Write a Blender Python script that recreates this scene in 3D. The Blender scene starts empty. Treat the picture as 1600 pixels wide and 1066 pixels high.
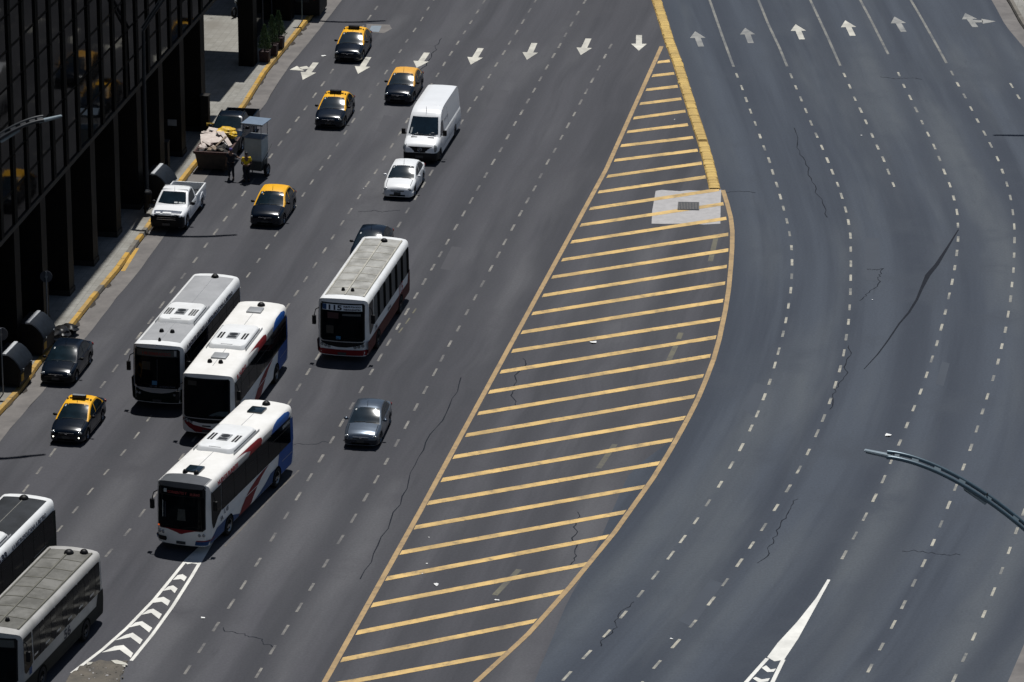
import bpy, bmesh, math, random
from mathutils import Vector, Matrix
random.seed(7)
R = math.radians
SC = bpy.context.scene
COL = SC.collection

# ------------------------------------------------------------------ camera, sky, sun, exposure
CAM_H, PITCH, FPX = 77.6, R(20.0), 7300.0          # camera height (m), downward pitch, focal length in photo pixels
cd = bpy.data.cameras.new("camera")
cam = bpy.data.objects.new("camera", cd); COL.objects.link(cam)
cam.location = (0, 0, CAM_H); cam.rotation_euler = (R(90) - PITCH, 0, 0)
cd.sensor_fit = 'HORIZONTAL'; cd.sensor_width = 36.0; cd.lens = 36.0 * FPX / 1600.0
cd.clip_start = 1.0; cd.clip_end = 8000.0
SC.camera = cam

SUN_EL, SUN_AZ = R(70.0), R(8.2)                    # sun stands beyond the scene, azimuth measured from +Y towards +X
w = bpy.data.worlds.new("World"); SC.world = w; w.use_nodes = True
nt = w.node_tree; nt.nodes.clear()
sky = nt.nodes.new('ShaderNodeTexSky'); sky.sky_type = 'NISHITA'; sky.sun_disc = False
sky.sun_elevation = SUN_EL; sky.sun_rotation = SUN_AZ; sky.air_density = 1.0; sky.dust_density = 0.6
bg = nt.nodes.new('ShaderNodeBackground'); bg.inputs['Strength'].default_value = 0.05
wo = nt.nodes.new('ShaderNodeOutputWorld')
nt.links.new(sky.outputs[0], bg.inputs[0]); nt.links.new(bg.outputs[0], wo.inputs[0])
sl = bpy.data.lights.new("sun", 'SUN'); sl.energy = 5.0; sl.angle = R(0.55); sl.color = (1.0, 0.985, 0.955)
so = bpy.data.objects.new("sun", sl); COL.objects.link(so)
sd = Vector((math.sin(SUN_AZ) * math.cos(SUN_EL), math.cos(SUN_AZ) * math.cos(SUN_EL), math.sin(SUN_EL)))
so.rotation_euler = sd.to_track_quat('Z', 'Y').to_euler(); so.location = (0, 250, 150)
vs = SC.view_settings; vs.view_transform = 'Standard'; vs.look = 'None'; vs.exposure = -0.2; vs.gamma = 1.0
vs.use_curve_mapping = False

# ------------------------------------------------------------------ helpers
def P(px, py, z=0.0):
    """point at height z (m) that the survey of the photograph gives for pixel px, py"""
    x = px - 800.0; y = py - 533.0
    dz = -(y * math.cos(PITCH) + FPX * math.sin(PITCH)); dy = FPX * math.cos(PITCH) - y * math.sin(PITCH)
    t = (z - CAM_H) / dz
    return (x * t, dy * t)

def lerp(a, b, t): return a + (b - a) * t
def sstep(a, b, x):
    t = max(0.0, min(1.0, (x - a) / (b - a))); return t * t * (3 - 2 * t)

def interp(tab, x):
    if x <= tab[0][0]: return tab[0][1]
    for (x0, y0), (x1, y1) in zip(tab, tab[1:]):
        if x <= x1:
            return lerp(y0, y1, (x - x0) / (x1 - x0)) if x1 > x0 else y1
    return tab[-1][1]

def set_props(o, label=None, cat=None, group=None, kind=None):
    if label: o['label'] = label
    if cat: o['category'] = cat
    if group: o['group'] = group
    if kind: o['kind'] = kind
    return o

def empty(name, loc=(0, 0, 0), rotz=0.0, **kw):
    o = bpy.data.objects.new(name, None); COL.objects.link(o)
    o.empty_display_size = 0.3
    o.location = loc; o.rotation_euler = (0, 0, rotz)
    return set_props(o, **kw)

class MB:
    """collects faces with material slots, then links them as ONE mesh object"""
    def __init__(s): s.v = []; s.f = []; s.m = []; s.uv = None
    def add(s, vs, fs, mat=0):
        b = len(s.v); s.v += [tuple(v) for v in vs]
        for f in fs: s.f.append([i + b for i in f]); s.m.append(mat)
    def box(s, x0, x1, y0, y1, z0, z1, mat=0, M=None):
        vs = [(x, y, z) for z in (z0, z1) for y in (y0, y1) for x in (x0, x1)]
        if M: vs = [tuple(M @ Vector(v)) for v in vs]
        s.add(vs, [(0, 2, 3, 1), (4, 5, 7, 6), (0, 1, 5, 4), (2, 6, 7, 3), (0, 4, 6, 2), (1, 3, 7, 5)], mat)
    def bbox(s, x0, x1, y0, y1, z0, z1, b=0.02, mat=0, M=None):
        """box with chamfered edges"""
        bm = bmesh.new(); bmesh.ops.create_cube(bm, size=1.0)
        for v in bm.verts:
            v.co = Vector((lerp(x0, x1, v.co.x + .5), lerp(y0, y1, v.co.y + .5), lerp(z0, z1, v.co.z + .5)))
        bmesh.ops.bevel(bm, geom=bm.edges[:], offset=b, segments=2, profile=0.6, affect='EDGES')
        s.bm(bm, mat, M)
    def bm(s, bm, mat=0, M=None):
        bm.verts.ensure_lookup_table(); bm.verts.index_update()
        vs = [tuple(M @ v.co) if M else tuple(v.co) for v in bm.verts]
        s.add(vs, [[v.index for v in f.verts] for f in bm.faces], mat); bm.free()
    def tube(s, pts, r, n=8, mat=0, caps=True):
        pts = [Vector(p) for p in pts]; rs = r if isinstance(r, (list, tuple)) else [r] * len(pts)
        vs = []; fs = []
        t0 = (pts[1] - pts[0]).normalized()
        ref = Vector((0, 0, 1)) if abs(t0.z) < .9 else Vector((1, 0, 0))
        for i, p in enumerate(pts):
            t = (pts[min(i + 1, len(pts) - 1)] - pts[max(i - 1, 0)]).normalized()
            u = ref.cross(t).normalized(); q = t.cross(u).normalized()
            for k in range(n):
                a = 2 * math.pi * k / n
                vs.append(p + (u * math.cos(a) + q * math.sin(a)) * rs[i])
        for i in range(len(pts) - 1):
            for k in range(n):
                k2 = (k + 1) % n
                fs.append((i * n + k, i * n + k2, (i + 1) * n + k2, (i + 1) * n + k))
        if caps:
            fs.append(tuple(reversed(range(n)))); fs.append(tuple((len(pts) - 1) * n + k for k in range(n)))
        s.add(vs, fs, mat)
    def lathe(s, prof, axis='X', n=24, M=None, mat=0):
        """prof = (radius, offset along axis)"""
        vs = []; fs = []
        for r, h in prof:
            for k in range(n):
                a = 2 * math.pi * k / n; c, d = r * math.cos(a), r * math.sin(a)
                vs.append((h, c, d) if axis == 'X' else (c, d, h) if axis == 'Z' else (c, h, d))
        for i in range(len(prof) - 1):
            for k in range(n):
                k2 = (k + 1) % n; fs.append((i * n + k, i * n + k2, (i + 1) * n + k2, (i + 1) * n + k))
        if M: vs = [tuple(M @ Vector(v)) for v in vs]
        s.add(vs, fs, mat)
    def ell(s, c, r, mat=0, seg=12, rings=8, M=None):
        bm = bmesh.new(); bmesh.ops.create_uvsphere(bm, u_segments=seg, v_segments=rings, radius=1.0)
        for v in bm.verts: v.co = Vector((c[0] + v.co.x * r[0], c[1] + v.co.y * r[1], c[2] + v.co.z * r[2]))
        s.bm(bm, mat, M)
    def grid(s, rows, mat=0, flip=False):
        n = len(rows[0]); vs = [p for r in rows for p in r]; fs = []
        for i in range(len(rows) - 1):
            for k in range(n - 1):
                f = (i * n + k, i * n + k + 1, (i + 1) * n + k + 1, (i + 1) * n + k)
                fs.append(tuple(reversed(f)) if flip else f)
        s.add(vs, fs, mat)
    def poly(s, pts, z, mat=0):
        """flat polygon facing up"""
        a = sum(p[0] * q[1] - q[0] * p[1] for p, q in zip(pts, pts[1:] + pts[:1]))
        if a < 0: pts = pts[::-1]
        s.add([(p[0], p[1], z) for p in pts], [tuple(range(len(pts)))], mat)
    def build(s, name, mats, parent=None, smooth=None, normals=True, label=None):
        me = bpy.data.meshes.new(name); me.from_pydata(s.v, [], s.f)
        mats = mats if isinstance(mats, (list, tuple)) else [mats]
        for m in mats: me.materials.append(m)
        me.polygons.foreach_set('material_index', s.m)
        if normals:
            bm = bmesh.new(); bm.from_mesh(me); bmesh.ops.recalc_face_normals(bm, faces=bm.faces[:]); bm.to_mesh(me); bm.free()
        if smooth:
            me.polygons.foreach_set('use_smooth', [True] * len(me.polygons)); me.set_sharp_from_angle(angle=R(smooth))
        me.update()
        o = bpy.data.objects.new(name, me); COL.objects.link(o)
        if parent: o.parent = parent
        if label: o['label'] = label
        return o

def copy_tree(o, parent=None):
    c = o.copy(); COL.objects.link(c); c.parent = parent
    if parent: c.matrix_parent_inverse = o.matrix_parent_inverse
    for ch in list(o.children): copy_tree(ch, c)
    return c

# ------------------------------------------------------------------ materials
MATS = {}
def new_mat(name):
    m = bpy.data.materials.new(name); m.use_nodes = True
    n = m.node_tree; b = n.nodes['Principled BSDF']; MATS[name] = m
    return m, n, b

def lin(c):
    """sRGB 0-255 to linear"""
    return tuple(((v / 255.0) / 12.92 if v / 255.0 <= .04045 else ((v / 255.0 + .055) / 1.055) ** 2.4) for v in c)

def mat(name, col, rough=0.5, metal=0.0, spec=0.5, var=0.0, scale=6.0, col2=None, coat=0.0, emit=None, es=0.0, ior=None, bump=0.0, lo=.35, hi=.7, detail=4.0):
    m, n, b = new_mat(name)
    b.inputs['Roughness'].default_value = rough; b.inputs['Metallic'].default_value = metal
    b.inputs['Specular IOR Level'].default_value = spec; b.inputs['Coat Weight'].default_value = coat
    b.inputs['Coat Roughness'].default_value = 0.04
    if ior: b.inputs['IOR'].default_value = ior
    if emit: b.inputs['Emission Color'].default_value = (*emit, 1); b.inputs['Emission Strength'].default_value = es
    c2 = col2 or tuple(v * (1 - var) for v in col)
    if var or col2 or bump:
        tc = n.nodes.new('ShaderNodeTexCoord'); no = n.nodes.new('ShaderNodeTexNoise')
        no.inputs['Scale'].default_value = scale; no.inputs['Detail'].default_value = detail; no.inputs['Roughness'].default_value = .65
        rp = n.nodes.new('ShaderNodeValToRGB')
        rp.color_ramp.elements[0].position = lo; rp.color_ramp.elements[1].position = hi
        rp.color_ramp.elements[0].color = (*c2, 1); rp.color_ramp.elements[1].color = (*col, 1)
        n.links.new(tc.outputs['Object'], no.inputs['Vector']); n.links.new(no.outputs['Fac'], rp.inputs[0])
        n.links.new(rp.outputs[0], b.inputs['Base Color'])
        if bump:
            bp = n.nodes.new('ShaderNodeBump'); bp.inputs['Strength'].default_value = bump; bp.inputs['Distance'].default_value = .03
            n.links.new(no.outputs['Fac'], bp.inputs['Height']); n.links.new(bp.outputs[0], b.inputs['Normal'])
    else:
        b.inputs['Base Color'].default_value = (*col, 1)
    return m

def N(n, t, **kw):
    o = n.nodes.new(t)
    for k, v in kw.items(): setattr(o, k, v)
    return o

def mixc(n, fac, a, b, mode='MIX'):
    """returns colour socket; fac/a/b are sockets or values"""
    x = n.nodes.new('ShaderNodeMix'); x.data_type = 'RGBA'; x.blend_type = mode
    for sck, v in ((x.inputs[0], fac), (x.inputs[6], a), (x.inputs[7], b)):
        if isinstance(v, bpy.types.NodeSocket): n.links.new(v, sck)
        elif isinstance(v, (int, float)): sck.default_value = v
        else: sck.default_value = (*v, 1)
    return x.outputs[2]

def noise(n, vec, scale, detail=4.0, rough=.6, lo=.35, hi=.65, smooth=True):
    no = n.nodes.new('ShaderNodeTexNoise'); no.inputs['Scale'].default_value = scale
    no.inputs['Detail'].default_value = detail; no.inputs['Roughness'].default_value = rough
    n.links.new(vec, no.inputs['Vector'])
    mr = n.nodes.new('ShaderNodeMapRange'); mr.interpolation_type = 'SMOOTHSTEP' if smooth else 'LINEAR'
    mr.inputs[1].default_value = lo; mr.inputs[2].default_value = hi
    n.links.new(no.outputs['Fac'], mr.inputs[0]); return mr.outputs[0]

def mapping(n, vec, scale=(1, 1, 1), loc=(0, 0, 0)):
    mp = n.nodes.new('ShaderNodeMapping'); mp.inputs['Scale'].default_value = scale; mp.inputs['Location'].default_value = loc
    n.links.new(vec, mp.inputs['Vector']); return mp.outputs[0]

def asphalt(name, base, dark, light, lane0=0.0, track=.35):
    """UV in metres: u across the carriageway, v along it"""
    m, n, b = new_mat(name)
    b.inputs['Roughness'].default_value = .82; b.inputs['Specular IOR Level'].default_value = .35
    tc = N(n, 'ShaderNodeTexCoord'); uv = tc.outputs['UV']; ob = tc.outputs['Object']
    c = mixc(n, noise(n, mapping(n, uv, (.55, .018, 1)), 1.0, 5, .6, .38, .66), base, dark)
    c = mixc(n, noise(n, mapping(n, uv, (.22, .03, 1), (3.3, 7, 0)), 1.0, 4, .6, .45, .7), c, light)
    # broad wheel tracks, one pair of soft bands per lane
    sp = N(n, 'ShaderNodeSeparateXYZ'); n.links.new(uv, sp.inputs[0])
    mm = N(n, 'ShaderNodeMath', operation='MULTIPLY_ADD'); mm.inputs[1].default_value = 2 * math.pi / 3.03; mm.inputs[2].default_value = lane0
    n.links.new(sp.outputs[0], mm.inputs[0])
    sn = N(n, 'ShaderNodeMath', operation='SINE'); n.links.new(mm.outputs[0], sn.inputs[0])
    mr = N(n, 'ShaderNodeMapRange'); mr.inputs[1].default_value = -1; mr.inputs[2].default_value = 1; mr.inputs[4].default_value = track
    n.links.new(sn.outputs[0], mr.inputs[0])
    ml = N(n, 'ShaderNodeMath', operation='MULTIPLY'); n.links.new(mr.outputs[0], ml.inputs[0])
    n.links.new(noise(n, mapping(n, uv, (.33, .012, 1), (9, 2, 0)), 1.0, 3, .5, .3, .6), ml.inputs[1])
    c = mixc(n, ml.outputs[0], c, dark)
    # blotches, oil drips, fine stone grain
    c = mixc(n, noise(n, ob, .16, 6, .65, .48, .75), c, tuple(v * .8 for v in base))
    bl = N(n, 'ShaderNodeMath', operation='MULTIPLY'); bl.inputs[1].default_value = .5
    n.links.new(noise(n, mapping(n, uv, (1.6, .22, 1)), 1.0, 6, .7, .6, .75), bl.inputs[0])
    c = mixc(n, bl.outputs[0], c, tuple(v * .6 for v in base))
    g = noise(n, ob, 9.0, 2, .7, .3, .75, False)
    gm = N(n, 'ShaderNodeMapRange'); gm.inputs[3].default_value = .86; gm.inputs[4].default_value = 1.14; n.links.new(g, gm.inputs[0])
    hs = N(n, 'ShaderNodeHueSaturation'); n.links.new(c, hs.inputs['Color']); n.links.new(gm.outputs[0], hs.inputs['Value'])
    n.links.new(hs.outputs[0], b.inputs['Base Color'])
    return m

def paint_mark(name, col, under, wear_lo, wear_hi, scale=3.0, rough=.75, fade=.5):
    """road paint, worn through to the asphalt"""
    m, n, b = new_mat(name)
    b.inputs['Roughness'].default_value = rough; b.inputs['Specular IOR Level'].default_value = .3
    ob = N(n, 'ShaderNodeTexCoord').outputs['Object']
    c = mixc(n, noise(n, ob, .7, 4, .6, .3, .75), col, tuple(v * .78 for v in col))
    c = mixc(n, noise(n, ob, scale, 8, .75, wear_lo, wear_hi), c, under)
    lo = N(n, 'ShaderNodeMath', operation='MULTIPLY'); lo.inputs[1].default_value = fade
    n.links.new(noise(n, ob, .45, 4, .65, .40, .64), lo.inputs[0]); c = mixc(n, lo.outputs[0], c, under)
    n.links.new(c, b.inputs['Base Color'])
    return m

K = .67
AL = tuple(v * K for v in lin((82, 82, 88))); AR = tuple(v * K for v in lin((74, 82, 94)))
def lk(c): return tuple(v * K for v in lin(c))
M_ = {}
M_['road_l'] = asphalt('asphalt_worn', AL, lk((62, 63, 69)), lk((97, 97, 101)), 0.4, .75)
M_['road_r'] = asphalt('asphalt_bluish', AR, lk((54, 62, 75)), lk((88, 94, 101)), 1.2, .85)
M_['ground'] = mat('far_asphalt', lk((84, 84, 88)), .9, var=.3, scale=.05)
M_['white_mark'] = paint_mark('white_road_paint', tuple(v * .72 for v in lin((240, 236, 222))), AL, .56, .8, 3.0, fade=.35)
M_['white_bright'] = paint_mark('fresh_white_road_paint', tuple(v * .78 for v in lin((250, 248, 240))), AL, .62, .85, 2.0, fade=.15)
M_['scuff'] = paint_mark('scuffed_paint', lk((118, 112, 104)), AL, .4, .7, 2.0)
M_['dash_l'] = paint_mark('worn_dash_paint', lk((165, 161, 153)), AL, .40, .74, 3.0, fade=.7)
M_['dash_r'] = paint_mark('dash_paint', lk((205, 200, 184)), AR, .48, .76, 3.0, fade=.7)
M_['solid_r'] = paint_mark('thin_lane_paint', lk((158, 156, 148)), AR, .45, .75, 2.0)
M_['arrow_r'] = paint_mark('greyed_arrow_paint', lk((176, 175, 170)), AR, .5, .76, 2.5)
M_['yellow_mark'] = paint_mark('yellow_road_paint', lk((252, 212, 138)), lk((140, 124, 100)), .48, .78, 1.8, fade=.4)
M_['yellow_edge'] = paint_mark('dirty_yellow_paint', lk((204, 172, 124)), lk((140, 122, 100)), .45, .75, 2.0, fade=.3)
M_['old_mark'] = paint_mark('old_olive_paint', lk((124, 120, 102)), AL, .45, .75, 4.0)
M_['seal'] = mat('crack_sealer', lk((44, 48, 56)), .9, spec=.1, var=.2, scale=3)
M_['patch'] = mat('pale_concrete', lk((204, 201, 200)), .85, col2=lk((184, 181, 180)), scale=2.6, detail=8)
M_['kerb_y'] = paint_mark('yellow_kerb_paint', lk((228, 180, 80)), lk((150, 134, 106)), .5, .7, 1.6, fade=.5)
M_['kerb_c'] = mat('kerb_concrete', lk((140, 134, 124)), .9, var=.35, scale=2)
M_['separator'] = paint_mark('separator_yellow', lk((236, 200, 118)), lk((190, 158, 96)), .5, .8, 1.2)
M_['separator_dk'] = mat('separator_joint', lk((172, 140, 76)), .9, var=.3, scale=2)

def pavement(name, a, b2, tile=.4):
    m, n, b = new_mat(name); b.inputs['Roughness'].default_value = .88; b.inputs['Specular IOR Level'].default_value = .3
    ob = N(n, 'ShaderNodeTexCoord').outputs['Object']
    rot = N(n, 'ShaderNodeMapping'); rot.inputs['Rotation'].default_value = (0, 0, R(9.5)); n.links.new(ob, rot.inputs['Vector'])
    br = N(n, 'ShaderNodeTexBrick'); br.offset = 0.0
    br.inputs['Scale'].default_value = 1.0; br.inputs['Brick Width'].default_value = tile; br.inputs['Row Height'].default_value = tile
    br.inputs['Mortar Size'].default_value = .012; br.inputs['Color1'].default_value = (*a, 1); br.inputs['Color2'].default_value = (*[lerp(x, y, .35) for x, y in zip(a, b2)], 1)
    br.inputs['Mortar'].default_value = (*[v * .6 for v in a], 1); n.links.new(rot.outputs[0], br.inputs['Vector'])
    c = mixc(n, noise(n, ob, .35, 6, .65, .42, .68), br.outputs['Color'], b2)
    c = mixc(n, noise(n, ob, 2.2, 6, .7, .55, .8), c, tuple(v * .6 for v in b2))
    n.links.new(c, b.inputs['Base Color']); return m
M_['sidewalk'] = pavement('pavement_tiles', lk((170, 168, 161)), lk((142, 138, 130)))
M_['gutter'] = mat('gutter_concrete', lk((140, 135, 131)), .9, col2=lk((112, 108, 106)), scale=.8, bump=.1, detail=7)
M_['rubble_c'] = mat('broken_concrete', lk((122, 114, 102)), .95, col2=lk((92, 88, 82)), scale=1.2, bump=.15, detail=8)

# vehicle and object materials
M_['tyre'] = mat('tyre_rubber', (.012, .012, .013), .85, spec=.2)
M_['rim'] = mat('wheel_rim', (.33, .33, .34), .35, metal=.8, var=.3, scale=9)
M_['rim_dk'] = mat('steel_rim', (.07, .07, .075), .5, metal=.5, var=.3, scale=9)
M_['windscreen'] = mat('windscreen_glass', (.010, .022, .032), .10, spec=.8, var=.5, scale=1.5)  # bluish base colour painted in for the reflected sky
M_['glass_murky'] = mat('murky_glass', (.006, .007, .008), .12, spec=.5, var=.25, scale=.8, ior=1.12)
M_['asphalt_patch'] = mat('asphalt_repair', tuple(v * .9 for v in AL), .85, var=.12, scale=.6)
M_['asphalt_patch_r'] = mat('asphalt_repair_bluish', tuple(v * .9 for v in AR), .85, var=.12, scale=.6)
M_['red_behind'] = mat('red_curtain_behind_glass', (.035, .008, .009), .6)
M_['tan_behind'] = mat('seat_behind_glass', (.03, .026, .02), .7, var=.4, scale=4)
M_['pale_reflection'] = mat('reflection_band', (.06, .07, .075), .4)  # pale reflection painted across a bus windscreen
M_['dash_hint'] = mat('dashboard_blue', (.018, .045, .06), .3)  # bluish tone of the dashboard behind the windscreen
M_['glass'] = mat('dark_glass', (.010, .019, .026), .07, spec=.8, var=.4, scale=2)  # blue in the base colour stands in for sky reflection
M_['glass_bus'] = mat('bus_glass', (.003, .005, .007), .07, spec=.5, var=.5, scale=1.2, ior=1.14)
M_['glass_open'] = mat('sliding_window_glass', (.075, .085, .09), .35, spec=.2, var=.3, scale=.6, ior=1.2)
M_['black_plastic'] = mat('black_plastic', (.008, .008, .009), .5, spec=.2, var=.2, scale=8)
M_['void'] = mat('wheel_arch_black', (.004, .004, .004), .95, spec=.05)
M_['lens'] = mat('headlamp_lens', (.30, .32, .33), .12, spec=.8, var=.6, scale=14)
M_['chrome'] = mat('chrome', (.6, .6, .62), .18, metal=1.0)
M_['lamp_on'] = mat('lit_lamp', (.9, .9, .85), .3, emit=(1, .97, .85), es=3.0)
M_['red_lens'] = mat('red_lens', (.25, .012, .01), .2)
M_['amber_lens'] = mat('amber_lens', (.5, .11, .01), .2, emit=(1, .15, .02), es=.5)
M_['plate'] = mat('number_plate', (.045, .047, .05), .4, var=.5, scale=30)
M_['taxi_black'] = mat('taxi_black_paint', (.0035, .008, .017), .2, spec=.42, coat=.0, var=.25, scale=2)
M_['taxi_yellow'] = mat('taxi_yellow_paint', (.84, .43, .02), .35, spec=.25, coat=.05, var=.06, scale=3)
M_['taxi_orange'] = mat('taxi_faded_orange_paint', (.74, .38, .06), .4, spec=.25, var=.1, scale=3)
M_['white_paint'] = mat('white_paint', (.78, .79, .80), .35, spec=.45, coat=.4, var=.05, scale=1.5)
M_['grey_paint'] = mat('grey_metallic_paint', (.105, .13, .165), .28, metal=.6, coat=.5, var=.12, scale=2)
M_['dark_paint'] = mat('dark_blue_paint', (.005, .010, .019), .18, spec=.45, coat=.0, var=.2, scale=2)
M_['navy_reflection'] = mat('navy_hood_reflection', (.05, .065, .1), .35)
M_['bus_white'] = mat('bus_white_paint', (.76, .77, .78), .42, spec=.25, col2=(.64, .645, .64), scale=1.1)
M_['bus_cream'] = mat('bus_roof_white', (.80, .79, .77), .5, spec=.35, col2=(.66, .645, .61), scale=.7, detail=8)
M_['bus_dirty'] = mat('bus_dirty_white', (.42, .41, .395), .55, col2=(.29, .285, .27), scale=.9, detail=8)
M_['bus_red'] = mat('bus_red_paint', (.20, .014, .018), .5, spec=.15, var=.15, scale=2)
M_['bus_maroon'] = mat('bus_maroon_paint', (.10, .022, .02), .6, spec=.12, var=.2, scale=2)
M_['bus_blue'] = mat('bus_blue_paint', (.010, .075, .30), .45, spec=.15, var=.15, scale=2)
M_['bus_blue_dk'] = mat('bus_dull_blue', (.03, .075, .19), .5, spec=.15, var=.2, scale=2)
M_['bus_green'] = mat('bus_dark_green', (.003, .011, .008), .5, spec=.12, var=.3, scale=2)
M_['bus_greengrey'] = mat('bus_sooty_green', (.009, .012, .0115), .65, spec=.12, var=.3, scale=1.5)
M_['bus_silver'] = mat('bus_silver', (.36, .37, .38), .4, metal=.3, var=.15, scale=1.5)
M_['bus_cap'] = mat('bus_grey_cap', (.075, .08, .088), .45, var=.2, scale=2)
M_['roof_grey'] = mat('roof_grey_panel', (.33, .335, .345), .6, col2=(.25, .255, .265), scale=.8, detail=7)
M_['roof_ribbed'] = mat('weathered_roof_metal', (.36, .355, .33), .6, col2=(.20, .195, .175), scale=.9, detail=8, lo=.4, hi=.62)
M_['roof_old'] = mat('grimy_roof_metal', (.15, .146, .132), .65, col2=(.07, .068, .058), scale=.8, detail=9, lo=.4, hi=.62)
M_['roof_rib_dk'] = mat('grimy_roof_rib', (.13, .125, .10), .75, var=.35, scale=2)
M_['spacer'] = mat('arm_spacer', (.13, .175, .20), .45, var=.15, scale=4)
M_['roof_rib'] = mat('roof_rib_metal', (.44, .42, .36), .7, var=.35, scale=2)
M_['roof_black'] = mat('sooty_roof', (.03, .034, .04), .65, spec=.2, col2=(.012, .014, .017), scale=.9, detail=9)
M_['sign_white'] = mat('destination_panel', (.80, .85, .90), .5, spec=.1, var=.05, scale=4)
M_['ink'] = mat('lettering_ink', (.012, .016, .035), .6)
M_['ink_grey'] = mat('lettering_grey', (.09, .1, .13), .6)
M_['red_led'] = mat('red_led_text', (.16, .01, .01), .4)
M_['red_ink'] = mat('red_lettering', (.30, .02, .03), .5)
M_['blue_sticker'] = mat('blue_sticker', (.03, .16, .32), .5)
M_['pale_sticker'] = mat('pale_sticker', (.38, .40, .40), .5)
M_['curtain'] = mat('seat_and_curtain', (.07, .065, .055), .9, var=.5, scale=3)
M_['steel'] = mat('galvanised_steel', (.28, .31, .34), .4, metal=.6, var=.25, scale=3)
M_['steel_dk'] = mat('dark_steel', (.02, .024, .03), .5, spec=.3, var=.3, scale=4)
M_['lamp_tube'] = mat('lamp_arm_blue_grey', (.09, .135, .165), .35, metal=.3, var=.2, scale=2)
M_['lamp_grey'] = mat('lamp_head_grey', (.22, .27, .30), .45, var=.15, scale=4)
M_['bin_black'] = mat('bin_black', (.011, .011, .012), .6, spec=.2, var=.3, scale=3)
M_['bin_lid'] = mat('bin_lid_grey', (.015, .02, .028), .55, spec=.1, col2=(.010, .013, .018), scale=4)
M_['bin_strip'] = mat('bin_lid_ridge', (.52, .53, .54), .5, var=.2, scale=6)
M_['skip_rust'] = mat('rusty_skip_steel', (.062, .048, .042), .8, col2=(.03, .025, .023), scale=3, bump=.3, detail=8)
M_['skip_rim'] = mat('rusty_rim', (.085, .04, .032), .8, col2=(.045, .022, .02), scale=4)
M_['board'] = mat('plasterboard', (.62, .55, .50), .9, col2=(.46, .39, .35), scale=3)
M_['board2'] = mat('broken_plywood', (.30, .23, .17), .9, var=.4, scale=4)
M_['debris'] = mat('dark_debris', (.04, .036, .034), .95, col2=(.015, .014, .014), scale=6)
M_['yellow_bag'] = mat('yellow_plastic_bag', lin((226, 186, 40)), .5, col2=lin((190, 150, 30)), scale=5)
M_['cart_steel'] = mat('cart_sheet_steel', (.42, .47, .48), .5, metal=.1, col2=(.34, .385, .39), scale=2)
M_['cart_roof'] = mat('cart_roof_blue', (.17, .225, .30), .45, spec=.3, var=.2, scale=2)
M_['cart_dark'] = mat('cart_lower_panel', (.06, .065, .06), .6, var=.3, scale=4)
M_['yellow_shirt'] = mat('yellow_cloth', lin((228, 192, 30)), .9, var=.15, scale=9)
M_['dark_cloth'] = mat('dark_cloth', (.016, .018, .026), .95, var=.3, scale=9)
M_['navy_cloth'] = mat('navy_cloth', (.02, .022, .032), .95, var=.3, scale=9)
M_['skin'] = mat('skin', (.16, .085, .055), .6, var=.15, scale=9)
M_['hair'] = mat('hair_black', (.008, .007, .007), .7)
M_['purple_cap'] = mat('purple_cap', (.07, .05, .2), .8)
M_['eye'] = mat('eye_white', (.6, .58, .55), .3)
M_['leaf'] = mat('conifer_leaf', (.05, .10, .035), .75, col2=(.026, .058, .022), scale=7)
M_['leaf2'] = mat('conifer_leaf_light', (.09, .14, .045), .75, var=.3, scale=7)
M_['bark'] = mat('bark', (.07, .05, .035), .95, var=.4, scale=8)
M_['planter'] = mat('planter_dark_red', (.042, .018, .018), .7, var=.3, scale=5)
M_['paper'] = mat('litter_paper', (.82, .82, .8), .8, var=.15, scale=20)
M_['grate'] = mat('iron_grate', (.16, .15, .14), .7, var=.3, scale=9)
M_['blue_plate'] = mat('blue_grey_manhole_plate', (.20, .24, .28), .5, var=.15, scale=4)
M_['b_panel'] = mat('facade_black_panel', (.010, .010, .011), .3, spec=.15, var=.3, scale=.8)
M_['b_mullion'] = mat('facade_mullion', (.005, .0048, .0046), .7, spec=.06)
M_['b_col'] = mat('column_cladding', (.010, .009, .008), .6, spec=.1, var=.3, scale=1.2)
M_['b_core'] = mat('recessed_wall', (.040, .047, .058), .5, spec=.2, var=.4, scale=.5)
M_['sack'] = mat('black_sack_plastic', (.008, .008, .009), .4, spec=.25, var=.3, scale=6)
M_['b_trim'] = mat('soffit_trim', (.03, .028, .026), .6, spec=.15, var=.3, scale=1.5)
M_['b_roof'] = mat('building_roof', (.16, .155, .15), .9, var=.3, scale=.6)
M_['notice'] = mat('grey_notice', (.22, .23, .24), .7, var=.2, scale=8)
M_['barrier_y'] = mat('barrier_yellow', lin((216, 178, 50)), .5, var=.15, scale=6)
M_['sign_back'] = mat('sign_back_grey', (.07, .075, .09), .5, var=.2, scale=3)
M_['pole_green'] = mat('pole_grey_green', (.13, .17, .17), .5, var=.2, scale=3)

def facade_glass():
    m, n, b = new_mat('facade_glass')
    b.inputs['Base Color'].default_value = (.0045, .0042, .0042, 1); b.inputs['Roughness'].default_value = .04
    b.inputs['IOR'].default_value = 1.12; b.inputs['Specular IOR Level'].default_value = .5
    ob = N(n, 'ShaderNodeTexCoord').outputs['Object']
    no = N(n, 'ShaderNodeTexNoise'); no.inputs['Scale'].default_value = .8; no.inputs['Detail'].default_value = 2; n.links.new(ob, no.inputs['Vector'])
    bp = N(n, 'ShaderNodeBump'); bp.inputs['Strength'].default_value = .12; bp.inputs['Distance'].default_value = .02
    n.links.new(no.outputs['Fac'], bp.inputs['Height']); n.links.new(bp.outputs[0], b.inputs['Normal'])
    return m
M_['b_glass'] = facade_glass()

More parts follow.
